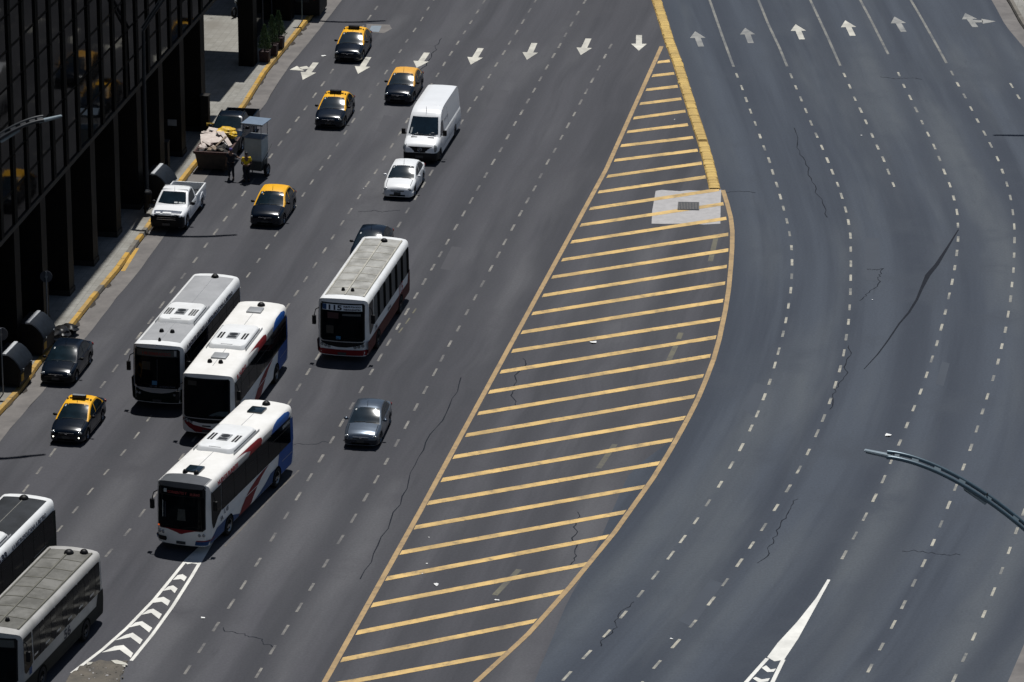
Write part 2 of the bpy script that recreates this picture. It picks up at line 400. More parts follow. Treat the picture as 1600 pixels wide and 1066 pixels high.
# ------------------------------------------------------------------ survey lines (world x as a function of world y)
def T(cx, cy, s):
    out = []
    for p in s.split():
        a, b = p.split(','); out.append((cx + float(a) / 4, cy + float(b) / 4))
    return out
def gl(px): return [P(*p) for p in px]

class Line:
    """plan curve x(y), straight beyond its ends"""
    def __init__(s, pts):
        s.p = sorted([(p[1], p[0]) for p in pts])
    def x(s, y):
        p = s.p
        if y <= p[0][0]: a, b = p[0], p[min(3, len(p) - 1)]
        elif y >= p[-1][0]: a, b = p[-1], p[max(-4, -len(p))]
        else: return interp(p, y)
        return a[1] + (b[1] - a[1]) / (b[0] - a[0]) * (y - a[0])
    def d(s, y):
        dx = (s.x(y + .8) - s.x(y - .8)) / 1.6
        l = math.hypot(dx, 1); return (dx / l, 1 / l)
    def off(s, y, o):
        d = s.d(y); return (s.x(y) + d[1] * o, y - d[0] * o)

kerb = Line(gl([(0, 647), (35, 610), (60, 572), (105, 522), (147, 468), (185, 424), (212, 386), (237, 352), (270, 306), (302, 264), (345, 215), (384, 165), (415, 115), (462, 57), (487, 27), (500, 10), (512, -8)]))
R1px = T(800, 0, "1406,472 1437,549 1464,623 1491,696 1521,773 1550,852 1577,926") + T(1200, 0, "7,1002") + T(1200, 266, "29,12 55,91 77,166 97,239 118,318 135,398 147,485 150,577 148,664 142,751 128,848 112,938 94,1023") + T(1200, 532, "66,68 42,155 11,259") + T(800, 532, "1576,353 1533,460 1493,548 1433,668 1370,780 1300,900 1224,1017") + T(800, 800, "1150,56 1067,170 992,271 895,396 803,512 696,642 592,760 468,892 343,1026")
R2px = T(1200, 0, "145,475 175,547 206,619 237,692 269,769 303,846 338,922 372,1002") + T(1200, 266, "402,11 436,90 460,161 485,247 503,325 515,410 517,494 518,585 517,673 515,760 510,858 503,949 489,1045") + T(1200, 532, "474,78 450,178 420,278 388,379 347,486 306,581 251,698 193,808 127,926 50,1045") + T(800, 800, "1573,95 1497,208 1421,318 1332,440 1245,558 1131,699 1024,824 906,954")
R3px = T(1200, 0, "478,470 511,541 543,618 579,689 613,763 651,847 685,920 721,996") + T(1200, 266, "752,10 784,90")
R4px = T(1200, 0, "818,465 850,538 889,610 926,686 963,765 1001,840 1039,917 1071,992") + T(1200, 266, "1102,10 1136,92 1161,174 1181,262 1187,345 1188,431 1180,518 1167,610 1151,699 1131,787 1109,886 1084,983") + T(1200, 532, "1056,18 1024,117 991,216 954,320 911,424 868,530 823,639 772,752 722,868 666,984") + T(1200, 800, "606,30 543,148 476,269")
R5px = T(1200, 0, "1151,458 1187,528 1229,601 1270,680 1310,755 1353,833 1392,907 1435,993") + T(1200, 266, "1466,8 1493,87 1515,171 1530,263 1539,352 1541,438 1538,532 1534,626 1525,715 1516,805 1501,901 1484,998") + T(1200, 532, "1461,37 1438,134 1408,236 1371,350 1341,445 1306,554 1268,669 1222,792 1172,920 1129,1029") + T(1200, 800, "1081,76 1032,192 973,321 912,444 847,580 783,704 709,842 637,977")
R6apx = T(1200, 0, "1522,535 1565,606"); R6bpx = T(1200, 800, "1553,118 1508,241 1460,368 1408,499 1350,638 1287,780 1228,910 1165,1042")
r1 = Line(gl(R1px)); r5 = Line(gl(R5px))
r6 = Line(gl(R6apx) + [r5.off(y, 3.12) for y in range(205, 246, 4)] + gl(R6bpx))
kerb_r = Line([r6.off(y, 3.1) for y in range(158, 264, 4)] + [P(1597, 40), P(1578, 5)])
isl_r = T(800, 266, "1318,125 1345,210 1368,300 1377,380 1376,480 1368,600 1355,740 1335,870 1312,980 1295,1060") + T(800, 532, "1260,120 1215,240 1165,360 1110,470 1045,590 970,720 880,865 740,1062") + T(800, 800, "640,130 500,300 370,460 230,620 100,765 0,858") + [(744, 1066)]
isl_l = [(1033.7, 72.5), (947.5, 264), (874, 399), (801, 533), (729, 665), (657.5, 797), (582, 932), (507.5, 1065.5)]
med_px = [(1025.5, 0), (1036, 32.5), (1046, 65), (1059, 100), (1070, 135), (1082.5, 175), (1095, 212.5), (1106, 250), (1116, 292)]
isl_line_r = Line(gl(isl_r)); isl_line_l = Line(gl(isl_l)); med = Line(gl(med_px))
seam = Line([p for p in med.p and [(b, a) for a, b in med.p]] + [P(*q) for q in isl_r if q[1] < 690] + gl([(1005, 720), (980, 745), (957, 798), (935, 850), (910, 900), (895, 925), (880, 955), (862, 1000), (843, 1045), (835, 1066)]))
Y0, Y1 = 128.0, 330.0

# ------------------------------------------------------------------ ground and roads
g = MB(); g.add([(-1500, -200, -.06), (1500, -200, -.06), (1500, 3000, -.06), (-1500, 3000, -.06)], [(0, 1, 2, 3)])
set_props(g.build('ground', M_['ground']), label='asphalt ground under the avenue', kind='structure')

def strip(name, la, lb, ref, material, label, z=0.0, ya=Y0, yb=Y1, n=8, step=1.5):
    ys = [ya + i * step for i in range(int((yb - ya) / step) + 1)]
    vs = []; fs = []; uv = []
    for y in ys:
        a, b = la(y), lb(y)
        for k in range(n + 1):
            x = lerp(a, b, k / n); vs.append((x, y, z)); uv.append(((x - ref.x(y)) * ref.d(y)[1], y))
    for i in range(len(ys) - 1):
        for k in range(n):
            fs.append((i * (n + 1) + k, i * (n + 1) + k + 1, (i + 1) * (n + 1) + k + 1, (i + 1) * (n + 1) + k))
    me = bpy.data.meshes.new(name); me.from_pydata(vs, [], fs); me.materials.append(material)
    ul = me.uv_layers.new(name='UVMap')
    for l in me.loops: ul.data[l.index].uv = uv[l.vertex_index]
    o = bpy.data.objects.new(name, me); COL.objects.link(o)
    return set_props(o, label=label, kind='structure')

GUT = 1.05
road_l = strip('road', lambda y: kerb.x(y) + GUT, seam.x, kerb, M_['road_l'], 'grey brown asphalt carriageway carrying the buses and taxis')
road_r = strip('road', seam.x, lambda y: kerb_r.x(y) - .9, r1, M_['road_r'], 'blue grey asphalt carriageway curving away empty on the other side')
gut_l = strip('gutter', lambda y: kerb.x(y) + .1, lambda y: kerb.x(y) + GUT + random.uniform(-.03, .03), kerb, M_['gutter'], 'pale concrete gutter along the yellow kerb', z=.006, n=2, step=1.5)
gut_r = strip('gutter', lambda y: kerb_r.x(y) - 1.0, lambda y: kerb_r.x(y) - .1, kerb_r, M_['gutter'], 'pale concrete gutter along the far right kerb', z=.006, n=2)
sw_l = strip('sidewalk', lambda y: -110.0, lambda y: kerb.x(y) - .22, kerb, M_['sidewalk'], 'tiled sidewalk under the black tower', z=.15, n=4)
sw_r = strip('sidewalk', lambda y: kerb_r.x(y) + .2, lambda y: 120.0, kerb_r, M_['sidewalk'], 'sidewalk beyond the right kerb', z=.15, n=4)

def kerb_mesh(line, side, mats, parent, ya, yb, pick):
    mb = MB(); y = ya
    while y < yb:
        L = .98; m = pick(y)
        a, b = line, side
        jz = random.uniform(-.008, .008)
        p = [line.off(yy, o) for yy in (y, y + L) for o in (-.22 * side, 0.0)]
        q = [line.off(yy, o) for yy in (y, y + L) for o in (-.22 * side, .05 * side)]
        top = .165 + jz
        vs = [(p[0][0], p[0][1], top), (p[1][0], p[1][1], top), (p[3][0], p[3][1], top), (p[2][0], p[2][1], top),
              (q[1][0], q[1][1], 0), (q[3][0], q[3][1], 0), (p[0][0], p[0][1], 0), (p[2][0], p[2][1], 0)]
        mb.add(vs, [(0, 1, 2, 3), (1, 4, 5, 2), (0, 6, 4, 1), (3, 2, 5, 7)], m)
        y += 1.0
    o = mb.build('kerb', mats, parent, normals=False); return o
def pick_l(y):
    if 232.5 < y < 234.5: return 1
    if 224.0 < y < 229.5: return 1 if (int(y) % 3) else 0
    if y > 262 and y < 278: return 0
    return 1 if random.random() < .05 else 0
kerb_mesh(kerb, 1, [M_['kerb_y'], M_['kerb_c']], sw_l, Y0, Y1, pick_l)
kerb_mesh(kerb_r, -1, [M_['kerb_y'], M_['kerb_c']], sw_r, Y0, Y1, lambda y: 1)
# stray yellow length painted in the gutter, and the grubby channel against the kerb
mb = MB()
a, b = P(214, 388), P(192, 424)
mb.poly([(a[0] - .11, a[1]), (a[0] + .11, a[1]), (b[0] + .11, b[1]), (b[0] - .11, b[1])], .012)
mb.build('yellow_line', M_['kerb_y'], gut_l)
mb = MB()
for y in [y0 for y0 in range(196, 300)]:
    if random.random() < .55:
        wv = random.uniform(.06, .3); L = random.uniform(.5, 1.0)
        q = [kerb.off(y + L * t, o) for t, o in ((0, .06), (0, .06 + wv * .6), (.5, .06 + wv), (1, .06 + wv * .4), (1, .06))]
        mb.poly(q, .0105)
mb.build('dirt', mat('gutter_dirt', (.035, .028, .022), .95, var=.4, scale=4), gut_l)

Z1 = .005
def ribbon(mb, pts, wd, z=Z1, mat=0):
    """flat ribbon of width wd along plan points"""
    L = []; Rr = []
    for i, p in enumerate(pts):
        a = pts[max(i - 1, 0)]; b = pts[min(i + 1, len(pts) - 1)]
        dx, dy = b[0] - a[0], b[1] - a[1]; l = math.hypot(dx, dy); nx, ny = -dy / l, dx / l
        ww = wd(i) if callable(wd) else wd
        L.append((p[0] + nx * ww / 2, p[1] + ny * ww / 2, z)); Rr.append((p[0] - nx * ww / 2, p[1] - ny * ww / 2, z))
    n = len(pts); mb.add(L + Rr, [(i, n + i, n + i + 1, i + 1) for i in range(n - 1)], mat)

def dashes(px_runs, road, material, wd, ln, ext0=0, ext1=0, label=None):
    """one broken lane line: every dash where the survey has it, gaps under vehicles filled at the same pitch"""
    pts = []
    for run in px_runs:
        gp = gl(run)
        if pts:
            d = math.dist(pts[-1], gp[0]); k = max(1, round(d / 2.24))
            base = pts[-1]
            for i in range(1, k): pts.append((lerp(base[0], gp[0][0], i / k), lerp(base[1], gp[0][1], i / k)))
        for q in gp:
            if pts:
                d = math.dist(pts[-1], q); k = max(1, round(d / 2.3)); base = pts[-1]
                for i in range(1, k): pts.append((lerp(base[0], q[0], i / k), lerp(base[1], q[1], i / k)))
            if not pts or math.dist(pts[-1], q) > .3: pts.append(q)
    for _ in range(ext0):
        a, b = pts[0], pts[min(4, len(pts) - 1)]; l = math.dist(a, b)
        pts.insert(0, (a[0] - (b[0] - a[0]) / l * 2.24, a[1] - (b[1] - a[1]) / l * 2.24))
    for _ in range(ext1):
        a, b = pts[-1], pts[max(-5, -len(pts))]; l = math.dist(a, b)
        pts.append((a[0] - (b[0] - a[0]) / l * 2.24, a[1] - (b[1] - a[1]) / l * 2.24))
    mb = MB()
    for i, p in enumerate(pts):
        a = pts[max(i - 1, 0)]; b = pts[min(i + 1, len(pts) - 1)]
        l = math.dist(a, b); dx, dy = (b[0] - a[0]) / l, (b[1] - a[1]) / l
        h = ln * random.uniform(.42, .54); ww = wd * random.uniform(.9, 1.08)
        ribbon(mb, [(p[0] - dx * h, p[1] - dy * h), (p[0] + dx * h, p[1] + dy * h)], ww)
    return mb.build('lane_line', material, road, normals=False, label=label)

LL = M_['dash_l']; RR = M_['dash_r']
dashes([T(400, 0, "752,50 708,110"), T(400, 0, "474,446 418,525 366,596 311,675 258,746 205,819 150,897 92,976") + T(0, 200, "1523,410 1466,489 1408,568 1348,649 1288,733 1221,825 1146,925 1080,1012") + T(0, 450, "942,203 868,300 795,400 720,503 643,605")], road_l, LL, .11, 1.0, 6, 6)
dashes([T(400, 0, "1075,55 1037,120 991,188 943,256 902,321 813,452 762,527 713,600 662,680 608,754 558,830 509,904 457,983 408,1052") + T(400, 266, "348,75 297,152 183,315 126,400 72,478 15,565"), T(0, 450, "932,815 854,923 770,1030") + [(166, 738), (141, 768)]], road_l, LL, .10, .85, 6, 14)
dashes([T(400, 0, "1218,335 1176,400 1135,468 945,755 899,835 848,913 800,990") + T(400, 266, "750,8 696,88 644,167 587,257 538,331 481,418 428,502 368,594 310,682 252,770 195,853"), [(222, 802), (199, 832), (170, 864)]], road_l, LL, .11, .95, 8, 10)
dashes([T(800, 0, "110,66 69,135 27,204") + T(400, 0, "1585,268 1549,330 1502,404 1459,477 1413,552 1374,618 1330,688 1285,764") + T(400, 266, "1095,16 1047,92 1000,170 946,253 895,340"), T(400, 532, "388,98 327,195 266,293 150,482")], road_l, LL, .11, 1.0, 6, 0)
dashes([T(800, 0, "455,10 411,83 372,151 334,219 297,286 260,348 218,421 177,494 138,565 99,632 60,703 18,773") + T(400, 0, "1573,856 1530,936 1483,1013") + T(400, 266, "1437,30 1389,113 1345,190 1298,271 1249,357 1196,449 1153,525 1105,607 1051,697 1000,784 943,884 888,977") + T(400, 532, "830,12 775,106 721,198 658,309 598,410 536,515 475,622 406,739 335,856 264,974") + T(400, 800, "190,23 107,158 12,315") + T(0, 800, "1521,457 1445,575 1349,718 1261,850 1171,987")], road_l, LL, .12, 1.0, 6, 8)
dashes([T(800, 0, "615,290 581,353 542,426 502,502 464,572 428,640 389,714 350,785 309,860 267,940 224,1012") + T(800, 266, "179,36 140,115 96,191 53,271 5,360") + T(400, 266, "1554,450 1514,530 1468,614 1415,711 1370,795 1318,889 1265,990") + T(400, 532, "1211,21 1163,112 1118,200 1058,310 1000,417 942,528 880,642 816,756 752,869 686,981") + T(400, 800, "610,40 528,173 436,322 347,470 270,597 183,738 104,863 17,1007")], road_l, LL, .12, 1.0, 0, 8)
for px, e0, e1 in ((R1px, 0, 8), (R2px, 0, 8), (R3px, 0, 0), (R4px, 0, 0), (R5px, 0, 8)):
    dashes([px], road_r, RR, .125, .94, e0, e1)
dashes([R6apx], road_r, RR, .125, .94, 0, 0)
dashes([R6bpx], road_r, RR, .125, .94, 8, 8)
# a second, ghosted row of dashes beside the third lane of the left carriageway
dashes([T(400, 266, "990,880 948,942 905,1000")], road_l, M_['old_mark'], .08, .8)

mb = MB(); ribbon(mb, gl([(467, 735), (436, 765), (395, 808), (351, 854)]), .09); mb.build('scuffed_line', M_['scuff'], road_l, normals=False)
for s in (T(800, 0, "1385,418 1312,220 1235,0"), [(1230, 104), (1218, 75), (1200, 37), (1185, 0)], [(1313, 103), (1294, 60), (1266, 0)], [(1388, 85), (1360, 30), (1344, 0)], [(1479, 99), (1462, 68), (1436, 22), (1423, 0)]):
    pts = gl(s); a, b = pts[-1], pts[-2]
    pts.append((a[0] + (a[0] - b[0]) * 2, a[1] + (a[1] - b[1]) * 2))
    mb = MB(); ribbon(mb, pts, .15); mb.build('lane_line', M_['solid_r'], road_r, normals=False)

# lane arrows
def arrow(px_tail, px_tip, road, material, branch=None):
    a, b = Vector(P(*px_tail)), Vector(P(*px_tip)); d = (b - a); L = d.length; d.normalize(); n = Vector((-d.y, d.x))
    hl = L * .44; hw = .46; tw = .175
    q = lambda s, t: tuple(a + d * s + n * t)
    mb = MB()
    mb.add([(*q(0, tw), Z1), (*q(0, -tw), Z1), (*q(L - hl, -tw), Z1), (*q(L - hl, tw), Z1)], [(0, 1, 2, 3)])
    mb.add([(*q(L - hl, -hw), Z1), (*q(L, 0), Z1), (*q(L - hl, hw), Z1), (*q(L - hl, tw), Z1), (*q(L - hl, -tw), Z1)], [(0, 1, 2, 3, 4)])
    if branch:
        c = Vector(P(*branch[0])); e = Vector(P(*branch[1])); f = (e - c); l2 = f.length; f.normalize(); m = Vector((-f.y, f.x))
        z = Z1 + .003
        k = lambda s, t: (*(c + f * s + m * t), z)
        mb.add([k(0, .3), k(0, -.3), k(l2 * .45, -.22), k(l2 * .45, .22)], [(0, 1, 2, 3)])
        mb.add([k(l2 * .42, -.55), k(l2, 0), k(l2 * .42, .55)], [(0, 1, 2)])
    return mb.build('lane_arrow', material, road)
arrow((493.5, 98), (473, 125), road_l, M_['white_mark'], ((482, 105.5), (452.5, 109.3)))
for s in ((575.7, 89.5, 559.3, 115.7), (667, 82.5, 651, 106.2), (751.2, 75.5, 735.5, 101.2), (835, 67.5, 823.2, 93.7), (919.5, 60.5, 907.5, 86.2), (998.5, 55, 998.2, 79.5)):
    arrow(s[:2], s[2:], road_l, M_['white_mark'])
for i, s in enumerate(((1095.5, 73, 1086.2, 49), (1173.2, 67.5, 1164.2, 43.7), (1253.2, 61.7, 1243, 38), (1332.5, 56.2, 1320.7, 32), (1412, 50, 1397.5, 26))):
    arrow(s[:2], s[2:], road_r, M_['arrow_r'] if i in (0, 1, 4) else M_['white_mark'])
arrow((1524, 42.5), (1508, 20.5), road_r, M_['arrow_r'], ((1519, 33.5), (1556, 33.7)))

# the yellow hatched island
stripes = [((1027.5, 97.7), (1046.5, 95.5)), ((1019.2, 118.7), (1053.5, 115)), ((1009.5, 140.7), (1059, 135.2)), ((1000, 162.5), (1064.5, 154.6)), ((990, 185), (1071, 174)), ((980, 206.5), (1075, 195)), ((970, 228.2), (1083, 215)), ((960, 251), (1090, 235)), ((948.7, 276), (1096.5, 255.2)), ((935, 300.5), (1102.5, 276.8)), ((921.5, 326.5), (1123.7, 296.5)), ((907, 352.2), (1130.5, 318.7)), ((892.5, 378.5), (1135, 341.5)), ((878, 406.5), (1138, 366.5)), ((862.5, 433.5), (1138, 391)), ((848, 462.2), (1135.7, 416.5)), ((831.5, 490.5), (1133, 442.7)), ((815, 519.7), (1130, 470)), ((800, 549), (1125.5, 498.7)), ((782, 581.5), (1118.7, 527.2)), ((764, 613), (1110, 556.2)), ((747, 646.5), (1099, 587.5)), ((728, 680.5), (1085.5, 619.5)), ((708.5, 714.5), (1070, 653.2)), ((690, 750.5), (1051, 687.5)), ((668.5, 786.5), (1030, 724)), ((648, 824.5), (1006, 761)), ((626, 864), (976.5, 800.5)), ((603.5, 904.5), (949, 839)), ((581, 946), (915, 882)), ((557.5, 989), (878.7, 925)), ((533.5, 1031.5), (836.7, 970.5)), ((508, 1073), (787.5, 1021)), ((480, 1117), (735, 1071))]
for i, (a, b) in enumerate(stripes):
    A, B = P(*a), P(*b); h = .26
    da = isl_line_l.d(A[1]); db = (med if i < 11 else isl_line_r).d(B[1])
    mb = MB(); k = 10; vs = []
    for j in range(k + 1):
        t = j / k; d = (lerp(da[0], db[0], t), lerp(da[1], db[1], t)); x, y = lerp(A[0], B[0], t), lerp(A[1], B[1], t)
        hh = h * (1 + random.uniform(-.05, .05))
        vs += [(x - d[0] * hh, y - d[1] * hh, Z1 + .004), (x + d[0] * hh, y + d[1] * hh, Z1 + .004)]
    mb.add(vs, [(2 * j, 2 * j + 2, 2 * j + 3, 2 * j + 1) for j in range(k)])
    mb.build('hatch_stripe', M_['yellow_mark'], road_l, normals=False)
for s, ex in ((isl_l, 1), (isl_r, 1)):
    pts = gl(s); a, b = pts[-1], pts[-2]; pts.append((a[0] + (a[0] - b[0]) * 6, a[1] + (a[1] - b[1]) * 6))
    mb = MB(); ribbon(mb, pts, .235, Z1 + .008 if s is isl_r else Z1); mb.build('edge_line', M_['yellow_edge'], road_l, normals=False)
# older olive dashes ghosting through the hatching
mb = MB()
for a, b in (((1110, 408.5), (1118.7, 371)), ((1060, 530), (1064, 520)), ((1045, 563), (1056, 540)), ((935, 732), (961, 694)), ((773, 930), (811, 890)), ((1118, 371), (1119, 366))):
    ribbon(mb, [P(*a), P(*b)], .26, Z1 - .002)
mb.build('faded_dash', M_['old_mark'], road_l, normals=False)

# raised yellow lane separator: low blocks laid nose to tail
def build_separator():
    mb = MB(); y = med.p[0][0] - .4; top = 310.0
    i = 0
    while y < top:
        L = .42 + random.uniform(-.02, .02)
        if not (244.6 < y < 245.2):
            wd = .29 + random.uniform(-.02, .02); jx = random.uniform(-.025, .025); h = .105 + random.uniform(-.012, .012)
            prof = ((-1, 0), (-.86, .8), (-.5, 1), (.5, 1), (.86, .8), (1, 0))
            rows = []
            for t, s in ((0.02, .62), (.2, 1), (.8, 1), (.98, .62)):
                rows.append([(*med.off(y + L * t, jx + wd * a), h * b * s + .003) for a, b in prof])
            mb.grid(rows, 0)
        y += .45; i += 1
    # dark joint bed under the blocks
    pts = [(med.x(yy), yy) for yy in [med.p[0][0] - .4 + k * 1.0 for k in range(int(top - med.p[0][0]))]]
    ribbon(mb, pts, .60, .018, 1)
    o = mb.build('median_strip', [M_['separator'], M_['separator_dk']], None, smooth=50)
    return set_props(o, label='yellow ridged separator blocks laid end to end between the two carriageways', kind='structure')
build_separator()

# pale concrete patch with a drain grate
mb = MB()
q = gl([(1024.5, 298.5), (1034, 297), (1062, 299), (1075, 297.5), (1100, 298.5), (1127, 296.5), (1126, 320), (1125.5, 349.7), (1100, 351), (1070, 349.5), (1040, 350), (1018.2, 349.7), (1019, 330)])
mb.poly(q, Z1 - .001)
mbj = MB()
patch = mb.build('concrete_patch', M_['patch'], road_l, normals=False)
mb = MB(); c = [P(*p) for p in ((1058.5, 328.5), (1092.5, 329), (1092.5, 316.5), (1059.5, 316))]
mb.poly(c, Z1 + .013)
for i in range(14):
    t0, t1 = (i + .15) / 14, (i + .6) / 14
    pt = lambda s, t: (lerp(lerp(c[0][0], c[1][0], s), lerp(c[3][0], c[2][0], s), t), lerp(lerp(c[0][1], c[1][1], s), lerp(c[3][1], c[2][1], s), t))
    mb.poly([pt(t0, .08), pt(t1, .08), pt(t1, .92), pt(t0, .92)], Z1 + .022, 1)
mb.build('drain_grate', [M_['steel_dk'], M_['grate']], patch, normals=False)

# white chevron taper on the left, ahead of the front bus
def flatpoly(name, polys, material, road, z=Z1):
    mb = MB()
    for i, p in enumerate(polys): mb.poly(gl(p), z + .0006 * (i % 4))
    return mb.build(name, material, road, normals=False)
mb = MB()
ribbon(mb, gl(T(0, 800, "448,1008 640,860 790,728 960,552 1060,430 1165,300 1330,150")), .15)
ribbon(mb, gl(T(0, 800, "820,930 950,770 1080,590 1200,400 1285,255 1345,150")), .15)
mb.build('edge_line', M_['white_bright'], road_l, normals=False)
flatpoly('chevron_head', [T(0, 800, "1150,312 1180,300 1215,258 1330,150 1342,160 1290,262 1248,330 1200,322 1170,328")], M_['white_bright'], road_l, Z1 + .003)
for s in ("1080,426 1110,396 1142,390 1168,408 1152,434 1130,420", "1018,494 1050,468 1082,460 1110,480 1092,508 1068,486", "950,570 982,540 1022,532 1064,556 1048,588 1010,562",
          "884,644 924,614 958,606 1012,640 994,670 946,632", "803,724 846,692 888,684 952,726 932,754 874,708", "718,804 782,770 830,756 892,800 874,828 816,784", "635,880 716,840 772,833 832,884 818,912 748,862"):
    flatpoly('chevron', [T(0, 800, s)], M_['white_bright'], road_l, Z1 + .003)
# white wedge at the lower right
flatpoly('wedge_marking', [T(1200, 800, "372,422 390,425 300,590 190,790 100,925 40,934 -5,908 60,820 180,690 300,540")], M_['white_bright'], road_r)
mb = MB()
ribbon(mb, gl([(1199, 1029), (1166, 1066), (1150, 1084)]), .17, Z1 + .003); ribbon(mb, gl([(1224, 1031), (1207, 1066), (1196, 1088)]), .17, Z1 + .003)
mb.build('edge_line', M_['white_bright'], road_r, normals=False)
for q in ([(1190, 1044), (1197, 1040), (1204, 1046.5), (1212.5, 1045), (1209, 1050), (1199, 1050.5)], [(1176, 1060.5), (1181, 1058), (1190, 1062), (1203, 1060), (1200, 1065), (1186, 1067)], [(1160, 1078), (1168, 1075), (1178, 1079), (1191, 1077), (1188, 1083), (1172, 1084)]):
    flatpoly('chevron', [q], M_['white_bright'], road_r, Z1 + .005)

# worn concrete nose of the traffic island at the bottom left
mb = MB(); q = gl(T(0, 800, "440,1016 500,972 570,940 640,930 730,934 800,940 770,1000 735,1080 700,1180 330,1180 400,1070"))
random.seed(3)
q2 = []
for a, b in zip(q, q[1:] + q[:1]):
    for t in (0, .33, .66): q2.append((lerp(a[0], b[0], t) + random.uniform(-.05, .05), lerp(a[1], b[1], t) + random.uniform(-.1, .1)))
n = len(q2); cx = sum(p[0] for p in q2) / n; cy = sum(p[1] for p in q2) / n
top = [(lerp(p[0], cx, .04), lerp(p[1], cy, .04), .05 + random.uniform(-.012, .012)) for p in q2]
mb.add([(p[0], p[1], 0) for p in q2] + top + [(cx, cy, .06)], [(i, (i + 1) % n, n + (i + 1) % n, n + i) for i in range(n)] + [(n + i, n + (i + 1) % n, 2 * n) for i in range(n)])
isl = set_props(mb.build('traffic_island', M_['rubble_c'], None), label='broken flat concrete nose of a traffic island', kind='structure')
mb = MB(); random.seed(5)
for i in range(46):
    t = T(0, 800, "%f,%f" % (random.uniform(480, 780), random.uniform(945, 1060)))[0]; p = P(*t); s = random.uniform(.012, .04)
    mb.ell((p[0], p[1], .05 + s * .3), (s * random.uniform(.7, 1.6), s * random.uniform(.7, 2), s * .6), random.choice((0, 0, 1)), 6, 4)
mb.build('rubble', [M_['rubble_c'], M_['patch']], isl)
mb = MB()
for s in ("540,950 580,948 570,962 545,968", "695,938 730,935 765,945 790,955 800,968 770,965 720,958", "760,972 785,968 782,980"):
    mb.poly(gl(T(0, 800, s)), .075)
mb.build('old_paint', M_['white_mark'], isl, normals=False)

# sealed crack on the right carriageway, manhole plate at the top
mb = MB(); ribbon(mb, gl(T(1200, 266, "1190,372 1130,470 1055,590 1000,655 960,740 930,810 880,890 820,960 750,1064") + [(1372, 553), (1350, 577)]), lambda i: (.06, .12, .22, .27, .16, .13, .12, .09, .08, .07, .04)[i], Z1 - .002)
mb.build('sealed_crack', M_['seal'], road_r, normals=False)
mb = MB(); mb.poly(gl(T(400, 0, "690,150 835,155 850,180 800,208 690,200")), Z1 - .002); mb.build('concrete_patch', M_['gutter'], road_l, normals=False)
mb = MB(); mb.poly(gl(T(400, 0, "722,162 785,162 768,202 704,198")), Z1 + .006); mb.build('manhole_plate', M_['blue_plate'], road_l, normals=False)

# repairs and hairline cracks in the surfacing
def repair(pxs, road, m): 
    mb = MB(); mb.poly(gl(pxs), Z1 - .003); mb.build('asphalt_patch', m, road, normals=False)
for q in ([(688, 420), (706, 385), (722, 387), (704, 423)], [(588, 205), (600, 180), (612, 182), (600, 207)], [(760, 170), (776, 140), (795, 142), (780, 173)], [(360, 570), (388, 520), (398, 523), (370, 574)]): repair(q, road_l, M_['asphalt_patch'])
for q in ([(1352, 372), (1374, 372), (1376, 440), (1353, 438)], [(1160, 640), (1180, 598), (1200, 604), (1178, 650)], [(1060, 970), (1110, 905), (1130, 912), (1082, 980)], [(1462, 600), (1472, 565), (1484, 568), (1474, 604)]): repair(q, road_r, M_['asphalt_patch_r'])
random.seed(17)
def crack(px0, px1, road, wob=.25, wd=.05):
    a, b = P(*px0), P(*px1); n = 26; pts = []
    dx, dy = b[0] - a[0], b[1] - a[1]; l = math.hypot(dx, dy); o = 0
    for i in range(n + 1):
        o = o * .8 + random.uniform(-wob, wob) * .5; t = i / n; pts.append((a[0] + dx * t - dy / l * o, a[1] + dy * t + dx / l * o))
    mb = MB(); ribbon(mb, pts, lambda i: wd * random.uniform(.5, 1.3), Z1 - .0015); mb.build('crack', M_['seal'], road, normals=False)
for a, b in (((720, 590), (560, 905)), ((640, 140), (690, 60)), ((560, 330), (625, 330)), ((420, 700), (520, 690)), ((800, 640), (815, 560)), ((890, 890), (905, 800)), ((700, 250), (640, 262)), ((350, 980), (430, 1010))): crack(a, b, road_l)
for a, b in (((1180, 880), (1250, 780)), ((1345, 470), (1378, 420)), ((1300, 640), (1330, 540)), ((1375, 120), (1440, 125)), ((1240, 200), (1290, 340)), ((1410, 860), (1500, 868)), ((940, 1010), (985, 940)), ((1080, 300), (1180, 300)), ((1355, 420), (1380, 421))): crack(a, b, road_r)

# litter
random.seed(21)
def litter(px, py, s, label):
    x, y = P(px, py); mb = MB(); k = 7
    ring = [(s * random.uniform(.6, 1.2) * math.cos(2 * math.pi * i / k), s * .8 * random.uniform(.6, 1.2) * math.sin(2 * math.pi * i / k), random.uniform(0, .3) * s) for i in range(k)]
    mb.add(ring + [(0, 0, s * .35)], [(i, (i + 1) % k, k) for i in range(k)])
    o = mb.build('litter', M_['paper']); o.location = (x, y, .015); o.rotation_euler.z = random.uniform(0, 6)
    set_props(o, label, 'litter', 'scraps of litter on the road'); return o
litter(927.5, 536, .21, 'crumpled white paper scrap lying between two yellow hatch stripes')
litter(1388, 681, .20, 'white paper scrap near the tip of the large lamp arm')
litter(776.5, 938.5, .11, 'white scrap beside the lowest faded olive dash on the hatching')
litter(317, 966, .11, 'white scrap in the lane right of the white chevrons')
litter(1049.5, 999, .09, 'white speck beside a white dash at the lower right of the avenue')
litter(505.5, 88, .14, 'white scrap on the asphalt between the split arrow and the farthest taxi')
litter(682, 914, .16, 'grey crushed scrap between hatch stripes low on the island')
for p in ((670, 840), (667, 881), (660, 897), (1346, 212), (1054, 187), (1363, 469), (568, 295)):
    litter(p[0], p[1], random.uniform(.04, .06), 'tiny pale speck of litter on open asphalt')

